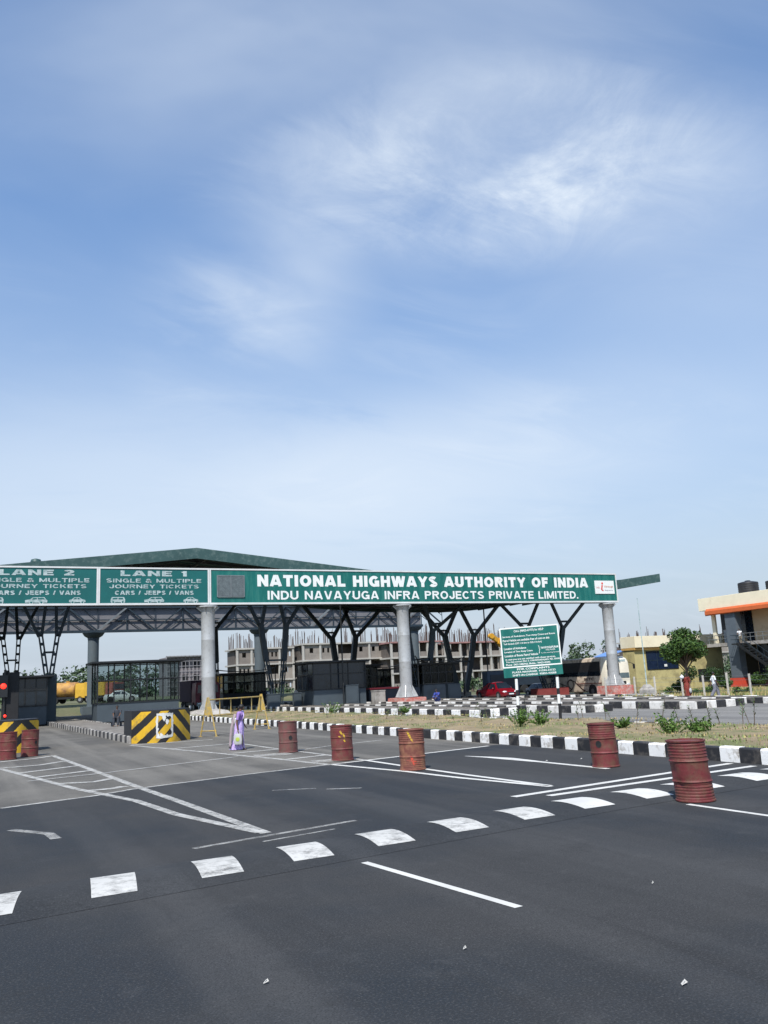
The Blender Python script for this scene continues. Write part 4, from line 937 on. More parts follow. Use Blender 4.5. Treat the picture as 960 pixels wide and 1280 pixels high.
# ============================================================ VEHICLES
def car(loc, rz, label, body_m, L_=4.2, Wd=1.7, H_=1.48, group=None, name='parked_car'):
    """local frame: nose towards -y, wheels on z=0"""
    t = empty(name, loc, label, 'car', group, rz)
    hw = Wd/2
    # stations along the length: (y, z_top, half width at the top, is_cabin)
    st = [(-L_/2, .55, .62), (-L_/2+.12, .68, .78), (-L_/2+.5, .80, .84), (-L_/2+1.05, .90, .86), (-L_/2+1.75, H_-.04, .62), (-L_/2+2.2, H_, .64), (-L_/2+2.9, H_-.03, .63), (L_/2-.85, .98, .80), (L_/2-.2, .95, .82), (L_/2, .70, .78)]
    rings = []
    for y, zt, wt in st:
        belt = min(.88, zt); k = 1.0 if -L_/2+.3 < y < L_/2-.2 else .9
        zl = .22 if -L_/2+.1 < y < L_/2-.1 else .30
        half = [(hw*k*.93, zl), (hw*k*.99, zl+.13), (hw*k, .55*min(1, zt/.7)), (hw*k*.97, belt*.99), (hw*wt, zt-.03 if zt > .9 else zt), (hw*wt*.6, zt+.015)]
        rings.append([(x, y, z) for x, z in half]+[(-x, y, z) for x, z in reversed(half)])
    mb = MB(); mb.loft(rings); o = mb.build('body', body_m, smooth=True); o.parent = t
    def side(y0, y1, y2, y3, sx, nm='side_window'):       # window between belt and roof
        def at(y, f):
            for a, b in zip(st[:-1], st[1:]):
                if a[0] <= y <= b[0]:
                    q = (y-a[0])/(b[0]-a[0]); zt = a[1]+(b[1]-a[1])*q; wt = a[2]+(b[2]-a[2])*q; belt = min(.88, zt)
                    xb, xt = hw*.97, hw*wt; z = belt+(zt-.03-belt)*f; return (sx*(xb+(xt-xb)*f+.012), y, z)
        mb = MB(); mb.add([at(y0, .1), at(y1, .1), at(y2, .86), at(y3, .86)], [(0, 1, 2, 3)]); q = mb.build(nm, M_GLASSD); q.parent = t
    for sx in (-1, 1):
        side(-L_/2+1.28, -.02, -.05, -L_/2+1.72, sx); side(.06, L_/2-1.05, L_/2-1.35, .04, sx)
    for (ya, za, wa), (yb, zb, wb), nm in (((-L_/2+1.12, .93, .80), (-L_/2+1.70, H_-.07, .60), 'windscreen'), ((L_/2-.92, 1.0, .74), (-L_/2+2.98, H_-.07, .58), 'rear_window')):
        d = -.035 if nm == 'windscreen' else .035
        mb = MB(); mb.add([(-hw*wa, ya+d, za+.03), (hw*wa, ya+d, za+.03), (hw*wb, yb+d, zb+.03), (-hw*wb, yb+d, zb+.03)], [(0, 1, 2, 3)]); q = mb.build(nm, M_GLASSD); q.parent = t
    for sx in (-1, 1):
        for y in (-L_/2+.82, L_/2-.8):
            mb = MB(); mb.tube((sx*(hw-.2), y, .32), (sx*(hw+.012), y, .32), .38, n=20); q = mb.build('wheel_arch', M_DARK); q.parent = t
            mb = MB(); mb.tube((sx*(hw-.19), y, .31), (sx*(hw+.02), y, .31), .31, n=20); w_ = mb.build('wheel', M_RUBBER); w_.parent = t
            mb = MB(); mb.tube((sx*(hw+.0), y, .31), (sx*(hw+.03), y, .31), .19, n=14); r_ = mb.build('rim', M_RIM); r_.parent = w_
        mb = MB(); mb.ell((sx*hw*.66, -L_/2+.16, .64), (.24, .17, .10)); q = mb.build('headlight', M_CHROME, smooth=True); q.parent = t
        mb = MB(); mb.ell((sx*(hw+.06), -L_/2+1.5, .98), (.1, .06, .075)); q = mb.build('mirror', body_m, smooth=True); q.parent = t
        mb = MB(); mb.box(sx*hw*.6-.14, sx*hw*.6+.14, L_/2-.03, L_/2+.015, .68, .84); q = mb.build('tail_light', M_REDD); q.parent = t
    mb = MB(); mb.box(-.45, .45, -L_/2-.015, -L_/2+.1, .50, .60).box(-.55, .55, -L_/2-.012, -L_/2+.1, .30, .38); q = mb.build('grille', M_HBLK); q.parent = t
    mb = MB(); mb.box(-.26, .26, -L_/2-.03, -L_/2-.016, .385, .49); q = mb.build('number_plate', M_LETTER); q.parent = t
    return t
M_RED = mat('car_red', (.22, .004, .012), .28, .1, var=.05, coat=.5); M_DKBLUE = mat('car_dark', (.02, .025, .035), .3, .2, var=.1, coat=.4); M_CWHITE = mat('car_white', (.5, .52, .52), .35, var=.05)
car((46.0, 71.0, tz(46.0)), .0, 'shiny red car facing the viewer in the lane left of the information board posts', M_RED, 4.9, 1.9, 1.55)
car((45.0, 79.5, tz(45)), 0, 'dark car half hidden behind the red car at the booth', M_DKBLUE, 4.2, 1.7, 1.6)
car((17.6, 113.5, 1.2), PI/2*.9, 'white car seen through the glass of the wide booth at left', M_CWHITE, 4.2, 1.7, 1.4)
car((66.0, 92.0, -.6), 0, 'dark car far behind the bus, between the bus and the yellow building', M_DKBLUE, 4.2, 1.7, 1.5)

car((38.6, 90, .0), 0, 'dark van-like car in the shade behind the red topped barrier', M_DKBLUE, 4.6, 1.9, 2.0)
car((31.5, 99, .0), 0, 'dark car far back in the shade behind the broad dark booth', M_DKBLUE, 4.4, 1.8, 1.7)
# long distance bus
M_BUS = mat('bus_tan', (.68, .57, .45), .5, var=.08, vscale=.8, dirt=(.25, .2, .15), dirt_amt=.4); M_BUSC = mat('bus_cream', (.74, .69, .57), .45, var=.05)
M_BRN = mat('swoosh_brown', (.035, .015, .012), .5); M_BRED = mat('stripe_maroon', (.16, .035, .03), .5)
bus = empty('coach_bus', (60.0, 69.6, tz(60)), 'tan and cream coach with brown swooshes standing behind the right silver column', 'bus', None, -.03)
BWd, BL, BH = 1.5, 12.0, 3.95
rings = []
for y, s, zt in ((0, .86, 3.35), (.12, .93, 3.6), (.45, .985, 3.86), (1.0, 1, BH), (11.2, 1, BH), (11.8, .97, 3.8), (12, .9, 3.5)):
    h_ = [(BWd*s*.96, .42), (BWd*s, .6), (BWd*s, 2.0), (BWd*s*.975, 3.2*min(1, zt/3.6)), (BWd*s*.90, zt-.12), (BWd*s*.6, zt)]
    rings.append([(x, y, z) for x, z in h_]+[(-x, y, z) for x, z in reversed(h_)])
mb = MB(); mb.loft(rings); o = mb.build('body', M_BUS, smooth=True); o.parent = bus
mb = MB(); mb.loft([[(x*1.004, y-.004, z) for x, y, z in r_] for r_ in [[(p[0], p[1], p[2]) for p in rings[0]], [(p[0], p[1], p[2]) for p in rings[1]], [(p[0], p[1], p[2]) for p in rings[2]], [(p[0], p[1]+.0, p[2]) for p in rings[3]]]]); o = mb.build('front_shell', M_BUSC, smooth=True); o.parent = bus
def bpan(name, m_, x, y0, y1, z0, z1, d=.012, par=bus): mb = MB(); mb.box(x-d, x+d, y0, y1, z0, z1); q = mb.build(name, m_); q.parent = par; return q
for sx in (-1,):
    for k in range(6):
        y0 = 1.25+k*1.72; mb = MB(); mb.add([(sx*(BWd*.997+.012), y0, 2.05), (sx*(BWd*.997+.012), y0+1.66, 2.05), (sx*(BWd*.975+.014), y0+1.66, 3.42), (sx*(BWd*.975+.014), y0, 3.42)], [(0, 1, 2, 3)]); q = mb.build('side_window', M_GLASSD); q.parent = bus
for k in range(6):
    y0 = 1.25+k*1.72; bpan('side_window', M_GLASSD, BWd*.99+.01, y0, y0+1.66, 2.1, 3.1)
bpan('window_surround', M_HBLK, -BWd*.985, 1.15, 11.6, 1.98, 3.5, .02)
mb = MB(); mb.add([(-1.24, -.035, 1.75), (1.24, -.035, 1.75), (1.22, .06, 3.30), (-1.22, .06, 3.30)], [(0, 1, 2, 3)]); q = mb.build('windscreen', mat('windscreen_grey', (.10, .14, .15), .15, var=.2, spec=.8)); q.parent = bus
mb = MB(); mb.box(-.02, .02, -.07, -.02, 1.75, 3.3); q = mb.build('windscreen_divider', M_HBLK); q.parent = bus
mb = MB(); mb.box(-.9, .9, -.01, .1, 3.38, 3.6); q = mb.build('destination_panel', M_LETTERW); q.parent = bus
mb = MB(); mb.box(-.75, .75, -.05, -.015, 1.15, 1.42).box(-.9, .9, -.05, -.015, .8, .86); q = mb.build('grille', M_HBLK); q.parent = bus
mb = MB(); mb.box(-1.34, 1.34, -.12, .2, .42, .78); q = mb.build('bumper', M_REDD, bevel=.04); q.parent = bus
for sx in (-1, 1):
    mb = MB(); mb.ell((sx*1.02, -.02, 1.08), (.22, .08, .13)); q = mb.build('headlight', M_CHROME, smooth=True); q.parent = bus
    mb = MB(); mb.bar((sx*1.3, 0, 3.3), (sx*1.65, -.35, 3.1), .05); mb.box(sx*1.65-.11, sx*1.65+.11, -.42, -.34, 2.6, 3.1); q = mb.build('mirror', M_HBLK); q.parent = bus
    for y in (2.6, 8.9):
        mb = MB(); mb.tube((sx*1.2, y, .55), (sx*(BWd+.012), y, .55), .68, n=26); mb.box(min(sx*1.2, sx*(BWd+.012)), max(sx*1.2, sx*(BWd+.012)), y-.68, y+.68, .4, .56); q = mb.build('wheel_arch', M_DARK); q.parent = bus
        mb = MB(); mb.tube((sx*1.18, y, .52), (sx*(BWd+.02), y, .52), .52, n=24); w_ = mb.build('wheel', M_RUBBER); w_.parent = bus
        mb = MB(); mb.tube((sx*1.4, y, .52), (sx*(BWd+.035), y, .52), .26, n=16); r_ = mb.build('rim', mat('dull_rim', (.12, .12, .12), .5)); r_.parent = w_
xs_ = -BWd-.02
def ribbon(pts, w, m_, nm='swoosh'):
    mb = MB()
    for (y0, z0), (y1, z1) in zip(pts[:-1], pts[1:]): mb.bar((xs_, y0, z0), (xs_, y1, z1), .03, w)
    q = mb.build(nm, m_); q.parent = bus
ribbon([(1.0, 1.32), (5.2, 1.30)], .07, M_BRED, 'stripe'); ribbon([(1.0, 1.15), (4.9, 1.12)], .04, M_BRN, 'stripe')
cv = []
for i in range(26):
    a = -.3+i/25*5.2; cv.append((5.9+.75*math.cos(a)+.12*i*.35, 1.15+.62*math.sin(a)))
ribbon(cv, .08, M_BRN)
ribbon([(7.3, .55), (7.0, 1.0), (6.9, 1.5), (6.4, 1.72), (5.6, 1.55), (4.8, 1.05), (4.1, .62), (3.5, .45)], .1, M_BRN)
ribbon([(11.8, 1.3), (10, 1.42), (8.3, 1.38), (7.1, 1.1), (6.3, .8)], .08, M_BRN)
me_o = text_mesh('lettering', 'SETC', 0, 1.7, 0, .26, 0, M_BRN, bus, .03, .012); me_o.data.transform(Matrix.Translation((-BWd-.012, 3.9, 1.62)) @ Matrix.Rotation(-PI/2, 4, 'Z'))

def lorry(loc, rz, label, cab_m, load_m, kind='box', s=1.0, cat='lorry'):
    t = empty('lorry', loc, label, cat, None, rz)
    def b_(mb, nm, m_, par=t, **k): mb.xf(Matrix.Scale(s, 4)); q = mb.build(nm, m_, **k); q.parent = par; return q
    mb = MB(); mb.loft([[(x*w_, y, z) for x, y in ((-1.2, -.0), (1.2, -.0), (1.2, 1.7), (-1.2, 1.7))] for w_, z in ((1, .7), (1, 1.9), (.93, 2.85))]); b_(mb, 'cab', cab_m, bevel=.06)
    mb = MB(); mb.add([(-1.02, -.02, 1.85), (1.02, -.02, 1.85), (.95, -.0, 2.6), (-.95, -.0, 2.6)], [(0, 1, 2, 3)]); b_(mb, 'windscreen', M_GLASSD)
    mb = MB(); mb.box(-1.1, 1.1, -.1, -.02, .62, .95); b_(mb, 'bumper', M_LETTERW); mb = MB(); mb.box(-.8, .8, -.06, -.01, 1.15, 1.6); b_(mb, 'grille', M_HBLK)
    mb = MB(); mb.box(-1.1, 1.1, .3, 6.8, .65, .95); b_(mb, 'chassis', M_HBLK)
    if kind == 'tank': mb = MB(); mb.tube((0, 2.0, 1.95), (0, 6.7, 1.95), 1.12, n=28); mb.ell((0, 2.0, 1.95), (1.12, .25, 1.12), 28); b_(mb, 'tank', load_m, smooth=True); mb = MB(); mb.tube((0, 3.5, 3.0), (0, 3.5, 3.25), .3); b_(mb, 'hatch', load_m)
    else: mb = MB(); mb.box(-1.22, 1.22, 1.9, 6.9, 1.0, 3.1); b_(mb, 'load_box', load_m, bevel=.04)
    for sx in (-1, 1):
        mb = MB(); mb.ell((sx*.85, -.1, .8), (.14, .06, .12)); b_(mb, 'headlight', M_CHROME, smooth=True)
        for y in (.9, 4.9, 6.0):
            mb = MB(); mb.tube((sx*.85, y, .5), (sx*1.2, y, .5), .5, n=18); w_ = b_(mb, 'wheel', M_RUBBER)
            mb = MB(); mb.tube((sx*1.19, y, .5), (sx*1.22, y, .5), .24, n=12); b_(mb, 'rim', M_RIM, w_)
    return t
M_TYEL = mat('lorry_yellow', (.55, .33, .03), .5, var=.1); M_TANK = mat('tank_orange', (.45, .24, .05), .5, var=.25, dirt=(.2, .1, .05), dirt_amt=.5, dirt_scale=1)
lorry((15.6, 128, 1.2), .95, 'yellow tanker lorry with an orange brown tank, far off beyond the left island', M_TYEL, M_TANK, 'tank', .95, 'tanker lorry')
lorry((18.6, 122, 1.2), .5, 'lorry with a bright yellow top seen through the wide booth at left', mat('lorry_rust', (.28, .07, .05), .6), M_TYEL, 'box', .9)
lorry((21.2, 84, .0), 0, 'maroon lorry in the shade just left of the left silver column', mat('lorry_maroon', (.16, .02, .035), .5, var=.3), mat('load_purple', (.06, .03, .05), .8), 'box', 1.0)
lorry((1.2, 84, .0), 0, 'orange red lorry cut by the left edge of the view behind the signal lamp', mat('lorry_orange', (.45, .08, .03), .5), mat('load_grey', (.2, .2, .2), .8), 'box', 1.15)
# mobile crane with a yellow boom behind the notice board
cr = empty('mobile_crane', (76, 112, -.6), 'crane with a raised orange yellow boom poking out left of the information board', 'crane')
M_CRY = mat('crane_yellow', (.60, .30, .02), .5, var=.08)
mb = MB(); mb.bar((80.5, 112, 2.6), (72.0, 110, 7.3), .75, 1.0); P_(mb, 'outer_boom', M_CRY, cr, bevel=.05)
mb = MB(); mb.bar((72.4, 110.1, 7.1), (70.6, 109.6, 8.05), .5, .65); mb.tube((70.7, 109.3, 8.0), (70.7, 109.9, 8.0), .4); P_(mb, 'boom_head', M_CRY, cr)
mb = MB(); mb.tube((70.5, 109.6, 7.8), (70.5, 109.6, 6.1), .03); mb.tube((71.6, 109.9, 7.0), (72.2, 110.1, 6.0), .12); P_(mb, 'hook_line', M_HBLK, cr)
mb = MB(); mb.box(75.5, 84, 110.8, 113.4, .5, 2.4); mb.box(80.5, 84, 110.8, 113.4, 2.402, 3.4); P_(mb, 'carrier', M_BOOTHD, cr, bevel=.06)
mb = MB()
for x in (76.8, 79, 82.4): mb.tube((x, 110.6, .0), (x, 113.6, .0), .6, n=18)
P_(mb, 'wheels', M_RUBBER, cr)

# ============================================================ UNFINISHED AND FAR BUILDINGS
M_BLK1 = mat('raw_blockwork', (.27, .24, .21), .9, var=.18, vscale=.5, fine=-.2, fscale=3); M_SLAB = mat('raw_concrete_pale', (.40, .38, .345), .9, var=.1, vscale=.5)
M_BLK2 = mat('raw_blockwork_dark', (.19, .165, .145), .9, var=.2, vscale=.5); M_REB = mat('rebar_rust', (.10, .07, .06), .9, var=.2); M_PINK = mat('shutter_red', (.30, .16, .15), .9, var=.3)
def raw_building(x0, x1, y, floors, fh, bays, label, style, zb=0, depth=9, rebar=True, pinktop=False, seed=1):
    rnd = random.Random(seed); t = empty('unfinished_building', ((x0+x1)/2, y, zb), label, 'building', 'unfinished concrete buildings behind the canopy'); bw = (x1-x0)/bays
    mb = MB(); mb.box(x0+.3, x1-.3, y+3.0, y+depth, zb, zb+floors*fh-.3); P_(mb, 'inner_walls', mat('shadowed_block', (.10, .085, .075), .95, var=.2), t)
    for f in range(floors+1):
        mb = MB(); z = zb+f*fh; mb.box(x0-.25, x1+.25, y-.45, y+depth+.2, z-.18, z+.16); P_(mb, 'floor_slab', M_PINK if (pinktop and f == floors) else M_SLAB, t)
    for i in range(bays+1):
        mb = MB(); x = x0+bw*i; mb.box(x-.22, x+.22, y-.30, y+.2, zb, zb+floors*fh-.2)
        P_(mb, 'concrete_column', M_SLAB, t)
    for f in range(floors):
        for i in range(bays):
            xa, xb = x0+bw*i+.24, x0+bw*(i+1)-.24; za, zt = zb+f*fh+.17, zb+(f+1)*fh-.19; r_ = rnd.random()
            mw = M_BLK1 if rnd.random() < .7 else M_BLK2; mb = MB()
            if style == 'walled' and r_ < .8:
                nwin = rnd.choice([1, 2, 2, 3]); ww = min(.9, (xb-xa)/(nwin*2.2)); z1, z2 = za+(zt-za)*.45, za+(zt-za)*.78
                mb.box(xa, xb, y, y+.2, za, z1).box(xa, xb, y, y+.2, z2, zt); prev = xa
                for k in range(nwin):
                    c_ = xa+(xb-xa)*(k+.5)/nwin; mb.box(prev, c_-ww/2, y, y+.2, z1, z2); prev = c_+ww/2
                mb.box(prev, xb, y, y+.2, z1, z2)
            elif style == 'walled' or r_ < .35: mb.box(xa, xb, y, y+.2, za, za+(zt-za)*.35)
            elif r_ < .75:
                s = rnd.uniform(.3, .6); mb.box(xa, xa+(xb-xa)*s*.6, y+.5, y+.7, za, zt).box(xb-(xb-xa)*.18, xb, y+.4, y+.6, za, zt)
            if mb.v: P_(mb, 'infill_wall', mw, t)
    if rebar:
        mb = MB()
        for i in range(bays*2+1):
            for yy in (y, y+depth*.5, y+depth):
                if rnd.random() < .8:
                    x = x0+bw*i/2+rnd.uniform(-.2, .2)+(yy-y)*.1; hh = rnd.uniform(2.2, 4.6)
                    for k in range(rnd.choice([3, 4, 5])): dx = rnd.uniform(-.32, .32); mb.bar((x+dx, yy, zb+floors*fh), (x+dx*1.25+rnd.uniform(-.06, .06), yy, zb+floors*fh+hh*rnd.uniform(.6, 1)), .085)
        tag(P_(mb, 'reinforcement_bars', M_REB, t), None, kind='stuff')
    return t
raw_building(53.5, 66.5, 186, 3, 3.5, 4, 'leftmost raw concrete block with few window holes, just right of the left silver column', 'walled', .2, seed=3)
raw_building(67.5, 87.8, 182, 3, 3.65, 5, 'walled brown block with small square window holes, behind the broad dark booth', 'walled', .2, seed=8)
raw_building(86.5, 100.5, 176, 3, 3.5, 6, 'open framed raw block with a reddish top slab left of the middle silver column', 'open', .2, pinktop=True, seed=4)
raw_building(101.8, 127, 176, 3, 3.35, 9, 'long open framed raw block between the middle silver column and the crane', 'open', .2, pinktop=True, seed=6)
raw_building(176, 200, 205, 2, 3.8, 6, 'distant raw block between the bus roof and the yellow building', 'open', -1, seed=11)
raw_building(172, 262, 190, 3, 3.9, 13, 'far raw block with bristling bars above the roof of the yellow building', 'walled', -2, seed=12)
# scaffolded building at left
sc_ = empty('scaffolded_building', (45.6, 200, 0), 'tall grey building wrapped in scaffolding left of the left silver column', 'building')
mb = MB(); mb.box(41.3, 52, 201, 210, 0, 10.0); P_(mb, 'wall', mat('scaffold_wall', (.20, .18, .19), .95, var=.15), sc_)
mb = MB()
for i in range(13): x = 41+i*.88; mb.box(x-.05, x+.05, 200.2, 200.3, 0, 10.3)
for k in range(9): z = 1.1+k*1.12; mb.box(41, 52, 200.15, 200.198, z-.06, z+.06)
mb.box(41, 52, 199.6, 200.9, 10.05, 10.2); P_(mb, 'scaffold', mat('scaffold_grey', (.27, .26, .27), .8), sc_)
for i in range(4):
    for k in range(3): mb = MB(); mb.box(42.2+i*2.6, 43.4+i*2.6, 200.9, 200.998, 1.5+k*3.0, 2.9+k*3.0); P_(mb, 'window', M_DARK, sc_)

# yellow office
M_YW = mat('yellow_wall', (.48, .42, .20), .85, var=.06, dirt=(.28, .24, .12), dirt_amt=.35, dirt_scale=.6); M_CRM = mat('cream_wall', (.80, .73, .54), .8, var=.05, dirt=(.7, .62, .45), dirt_amt=.1, dirt_scale=.5)
M_ORG = mat('orange_trim', (.55, .12, .03), .7, var=.1); M_OCH = mat('ochre_band', (.55, .33, .10), .8)
ye = empty('office_building', (80, 82, -.6), 'low yellow office with a wide dark window and cream parapet behind the small tree', 'building')
X0, X1, Y0_ = 73.3, 88.0, 82.0
mb = MB(); mb.box(X0, X1, Y0_, Y0_+2.0, -.6, 4.35); P_(mb, 'wall', M_YW, ye)
mb = MB(); mb.box(X0-.1, X1+.1, Y0_-.45, Y0_+2.2, 4.62, 6.0); P_(mb, 'parapet', M_CRM, ye, bevel=.02)
mb = MB(); mb.box(X0-.1, X1+.1, Y0_-.30, Y0_+2.1, 4.353, 4.617); P_(mb, 'ochre_band', M_OCH, ye)
def win(b, x0, x1, y, z0, z1, nx, nz, mg=None, back=.12):
    mb = MB(); fw = .07; mb.box(x0-fw, x1+fw, y-.06, y+.02, z1, z1+fw).box(x0-fw, x1+fw, y-.06, y+.02, z0-fw, z0).box(x0-fw, x0, y-.06, y+.02, z0, z1).box(x1, x1+fw, y-.06, y+.02, z0, z1)
    f = mb.build('window', M_FRAME); f.parent = b; bl = Vector(b.location); f.data.transform(Matrix.Translation(-bl))
    mb = MB(); mb.box(x0, x1, y-.03, y-.015, z0, z1); g_ = mb.build('pane', mg or mat('navy_glass', (.012, .022, .05), .15, var=.3, spec=.7)); g_.parent = f; g_.data.transform(Matrix.Translation(-bl))
    mb = MB()
    for i in range(1, nx): x = x0+(x1-x0)*i/nx; mb.box(x-.03, x+.03, y-.05, y-.032, z0, z1)
    for i in range(1, nz): z = z0+(z1-z0)*i/nz; mb.box(x0, x1, y-.046, y-.033, z-.025, z+.025)
    g_ = mb.build('glazing_bars', M_STEEL); g_.parent = f; g_.data.transform(Matrix.Translation(-bl))
win(ye, 75.2, 80.2, Y0_, 1.95, 4.1, 3, 2); win(ye, 83.5, 86.0, Y0_, .2, 1.6, 4, 3, M_DARK)
mb = MB(); mb.box(77.9, 78.35, Y0_-.075, Y0_-.055, 2.2, 2.5); P_(mb, 'paper_notice', M_LETTER, ye)
mb = MB(); mb.box(80.9, 81.3, Y0_-.35, Y0_-.003, -.6, 4.34); mb.box(82.3, 82.65, Y0_-.35, Y0_-.003, -.6, 4.34); P_(mb, 'pilaster', M_YW, ye)
aw = empty('sheet_awning', (71.5, 84.5, 3.6), 'sloping blue sheet awning between the right silver column and the yellow office', 'awning')
mb = MB(); mb.add([(69.6, 84, 3.4), (73.5, 84, 4.45), (73.5, 87, 4.45), (69.6, 87, 3.4), (69.6, 84, 3.3), (73.5, 84, 4.35), (73.5, 87, 4.35), (69.6, 87, 3.3)], [(0, 1, 2, 3), (7, 6, 5, 4), (0, 4, 5, 1), (2, 6, 7, 3), (0, 3, 7, 4)]); P_(mb, 'blue_sheet', mat('blue_sheet', (.12, .25, .55), .6), aw)
mb = MB()
for x, z in ((69.7, 3.3), (71.6, 3.85)): mb.tube((x, 84.1, -.6), (x, 84.1, z), .06); mb.tube((x, 86.9, -.6), (x, 86.9, z), .06)
P_(mb, 'post', M_STEEL_L, aw)

# two storey cream building at right
cb2 = empty('two_storey_building', (86, 74, -.6), 'cream two storey building with orange eave and outside stair at the right edge', 'building')
M_CRW = mat('peach_wall', (.55, .43, .27), .85, var=.06, dirt=(.38, .28, .17), dirt_amt=.3, dirt_scale=.6)
XF = 84.2
mb = MB(); mb.box(XF, 96, 58, 73.2, -.6, 8.3); P_(mb, 'wall', M_CRW, cb2)
mb = MB(); mb.box(XF-1.9, 97, 57, 79.6, 8.75, 10.3); P_(mb, 'roof_parapet', M_CRM, cb2, bevel=.03)
mb = MB(); mb.add([(XF-2.15, 57, 8.35), (XF-2.15, 78.4, 8.05), (XF-.2, 78.4, 8.74), (XF-.2, 57, 8.74), (XF-2.15, 57, 8.6), (XF-2.15, 78.4, 8.5), (XF-1.902, 78.4, 8.9), (XF-1.902, 57, 8.9)], [(0, 1, 2, 3), (0, 4, 5, 1), (4, 7, 6, 5)])
mb.box(XF-2.3, XF-1.95, 57, 78.3, 8.2, 8.62); P_(mb, 'eave_strip', M_ORG, cb2)
mb = MB(); mb.box(XF+.0, 96, 73.21, 78.9, 8.3, 8.748); P_(mb, 'soffit', M_CRM, cb2)
mb = MB(); mb.box(XF-1.6, 96, 57, 79.2, 4.25, 4.65); P_(mb, 'balcony_slab', M_CONC, cb2)
mb = MB(); mb.box(XF-1.3, XF-1.0, 77.8, 78.3, 4.65, 8.7); P_(mb, 'slim_pillar', M_CRM, cb2)
mb = MB(); mb.box(XF-2.0, XF-1.0, 74.0, 75.6, .45, 8.2); P_(mb, 'grey_pillar', mat('pillar_blue_grey', (.10, .125, .15), .7, var=.1, fine=-.1, fscale=2), cb2, bevel=.03)
mb = MB(); mb.box(XF-2.15, XF-.85, 73.85, 75.75, -.6, .447); P_(mb, 'red_pillar_base', mat('base_red', (.55, .06, .03), .7), cb2)
mb = MB(); mb.box(XF+.5, 95.8, 73.3, 78.5, 4.65, 8.3); P_(mb, 'upper_room', M_GLASSD, cb2)
mb = MB(); mb.box(XF-.06, XF+.0, 73.25, 74.3, 4.66, 8.3); P_(mb, 'upper_glass_door', M_GLASSD, cb2)
mb = MB(); mb.box(XF+.4, XF+.47, 76.0, 78.2, 4.66, 6.3); P_(mb, 'blue_grey_panel', mat('panel_pale', (.3, .35, .40), .6), cb2)
mb = MB(); mb.box(XF+1.2, 95.8, 73.21, 78.4, -.6, 4.24); P_(mb, 'ground_floor', M_DARK, cb2)
mb = MB(); mb.box(XF-.07, XF-.003, 60, 73.1, -.6, 4.2); P_(mb, 'shaded_glass_front', M_GLASSD, cb2)
mb = MB()
for z in (5.15, 5.6): mb.tube((XF-1.55, 57.2, z), (XF-1.55, 79.1, z), .035, n=6)
y = 57.2
while y < 79.2: mb.tube((XF-1.55, y, 4.65), (XF-1.55, y, 5.62), .03, n=6); y += .9
mb.tube((XF-1.55, 79.1, 5.6), (XF+3, 79.1, 5.6), .03, n=6); mb.tube((XF-1.55, 79.1, 5.15), (XF+3, 79.1, 5.15), .03, n=6)
P_(mb, 'balcony_railing', M_STEEL_L, cb2)
st_ = MB(); ns = 16
for i in range(ns): z = -.4+i*.3; yy = 66.3+i*.42; st_.box(XF-3.1, XF-1.9, yy, yy+.5, z, z+.14)
st_.bar((XF-3.15, 66.3, -.3), (XF-3.15, 73.2, 4.4), .08, .3); st_.bar((XF-1.87, 66.3, -.3), (XF-1.87, 73.2, 4.4), .08, .3); st_.box(XF-3.1, XF-1.62, 72.6, 74.0, 4.3, 4.45)
P_(st_, 'outside_stair', M_FRAME, cb2)
st_ = MB()
for xx in (XF-3.15, XF-1.87): st_.bar((xx, 66.3, .7), (xx, 73.2, 5.4), .05); [st_.bar((xx, 66.3+k*.86, -.3+k*.59), (xx, 66.3+k*.86, .7+k*.59), .035) for k in range(9)]
for z in (4.9, 5.4): st_.bar((XF-3.15, 72.6, z), (XF-3.15, 74.0, z), .05); st_.bar((XF-3.15, 74.0, z), (XF-1.62, 74.0, z), .05)
P_(st_, 'stair_railing', M_STEEL, cb2)
for (x, y, r, h_, lb) in ((86.6, 75.3, 1.2, 1.75, 'larger black ribbed water tank on the cream roof'), (86.8, 71.6, 1.0, 1.5, 'black water tank cut off by the right edge of the view')):
    t = empty('water_tank', (x, y, 10.3), lb, 'water tank', 'rooftop water tanks'); pr = [(r*1.0, 0)]
    for k in range(24): z = h_*.88*k/23; pr.append((r*(1+.015*math.sin(k*1.6)), z))
    pr += [(r*.97, h_*.9), (r*.55, h_*.97), (r*.3, h_)]; mb = MB(); mb.lathe((0, 0, 0), pr, 30); q = mb.build('tank_body', M_HBLK, smooth=True); q.parent = t
    mb = MB(); mb.lathe((0, 0, h_-.02), [(r*.28, 0), (r*.28, .09), (r*.1, .13)], 18); q = mb.build('lid', M_FRAME); q.parent = t

# tall thin pole with a concrete foot
pl = empty('flag_pole', (54.0, 59.2, tz(54)), 'slim white pole on a tapered concrete foot right of the bus', 'pole')
zb = tz(54); mb = MB(); mb.tube((54, 59.2, zb+.9), (53.95, 59.2, 8.3), .055, .03, n=10); P_(mb, 'shaft', M_LETTERW, pl, smooth=True)
mb = MB(); mb.loft([[(54+sx*s, 59.2+sy*s, zb+z) for sx, sy in ((-1, -1), (1, -1), (1, 1), (-1, 1))] for s, z in ((.5, -.1), (.5, .55), (.2, 1.0))]); P_(mb, 'concrete_foot', M_CONC, pl, bevel=.03)

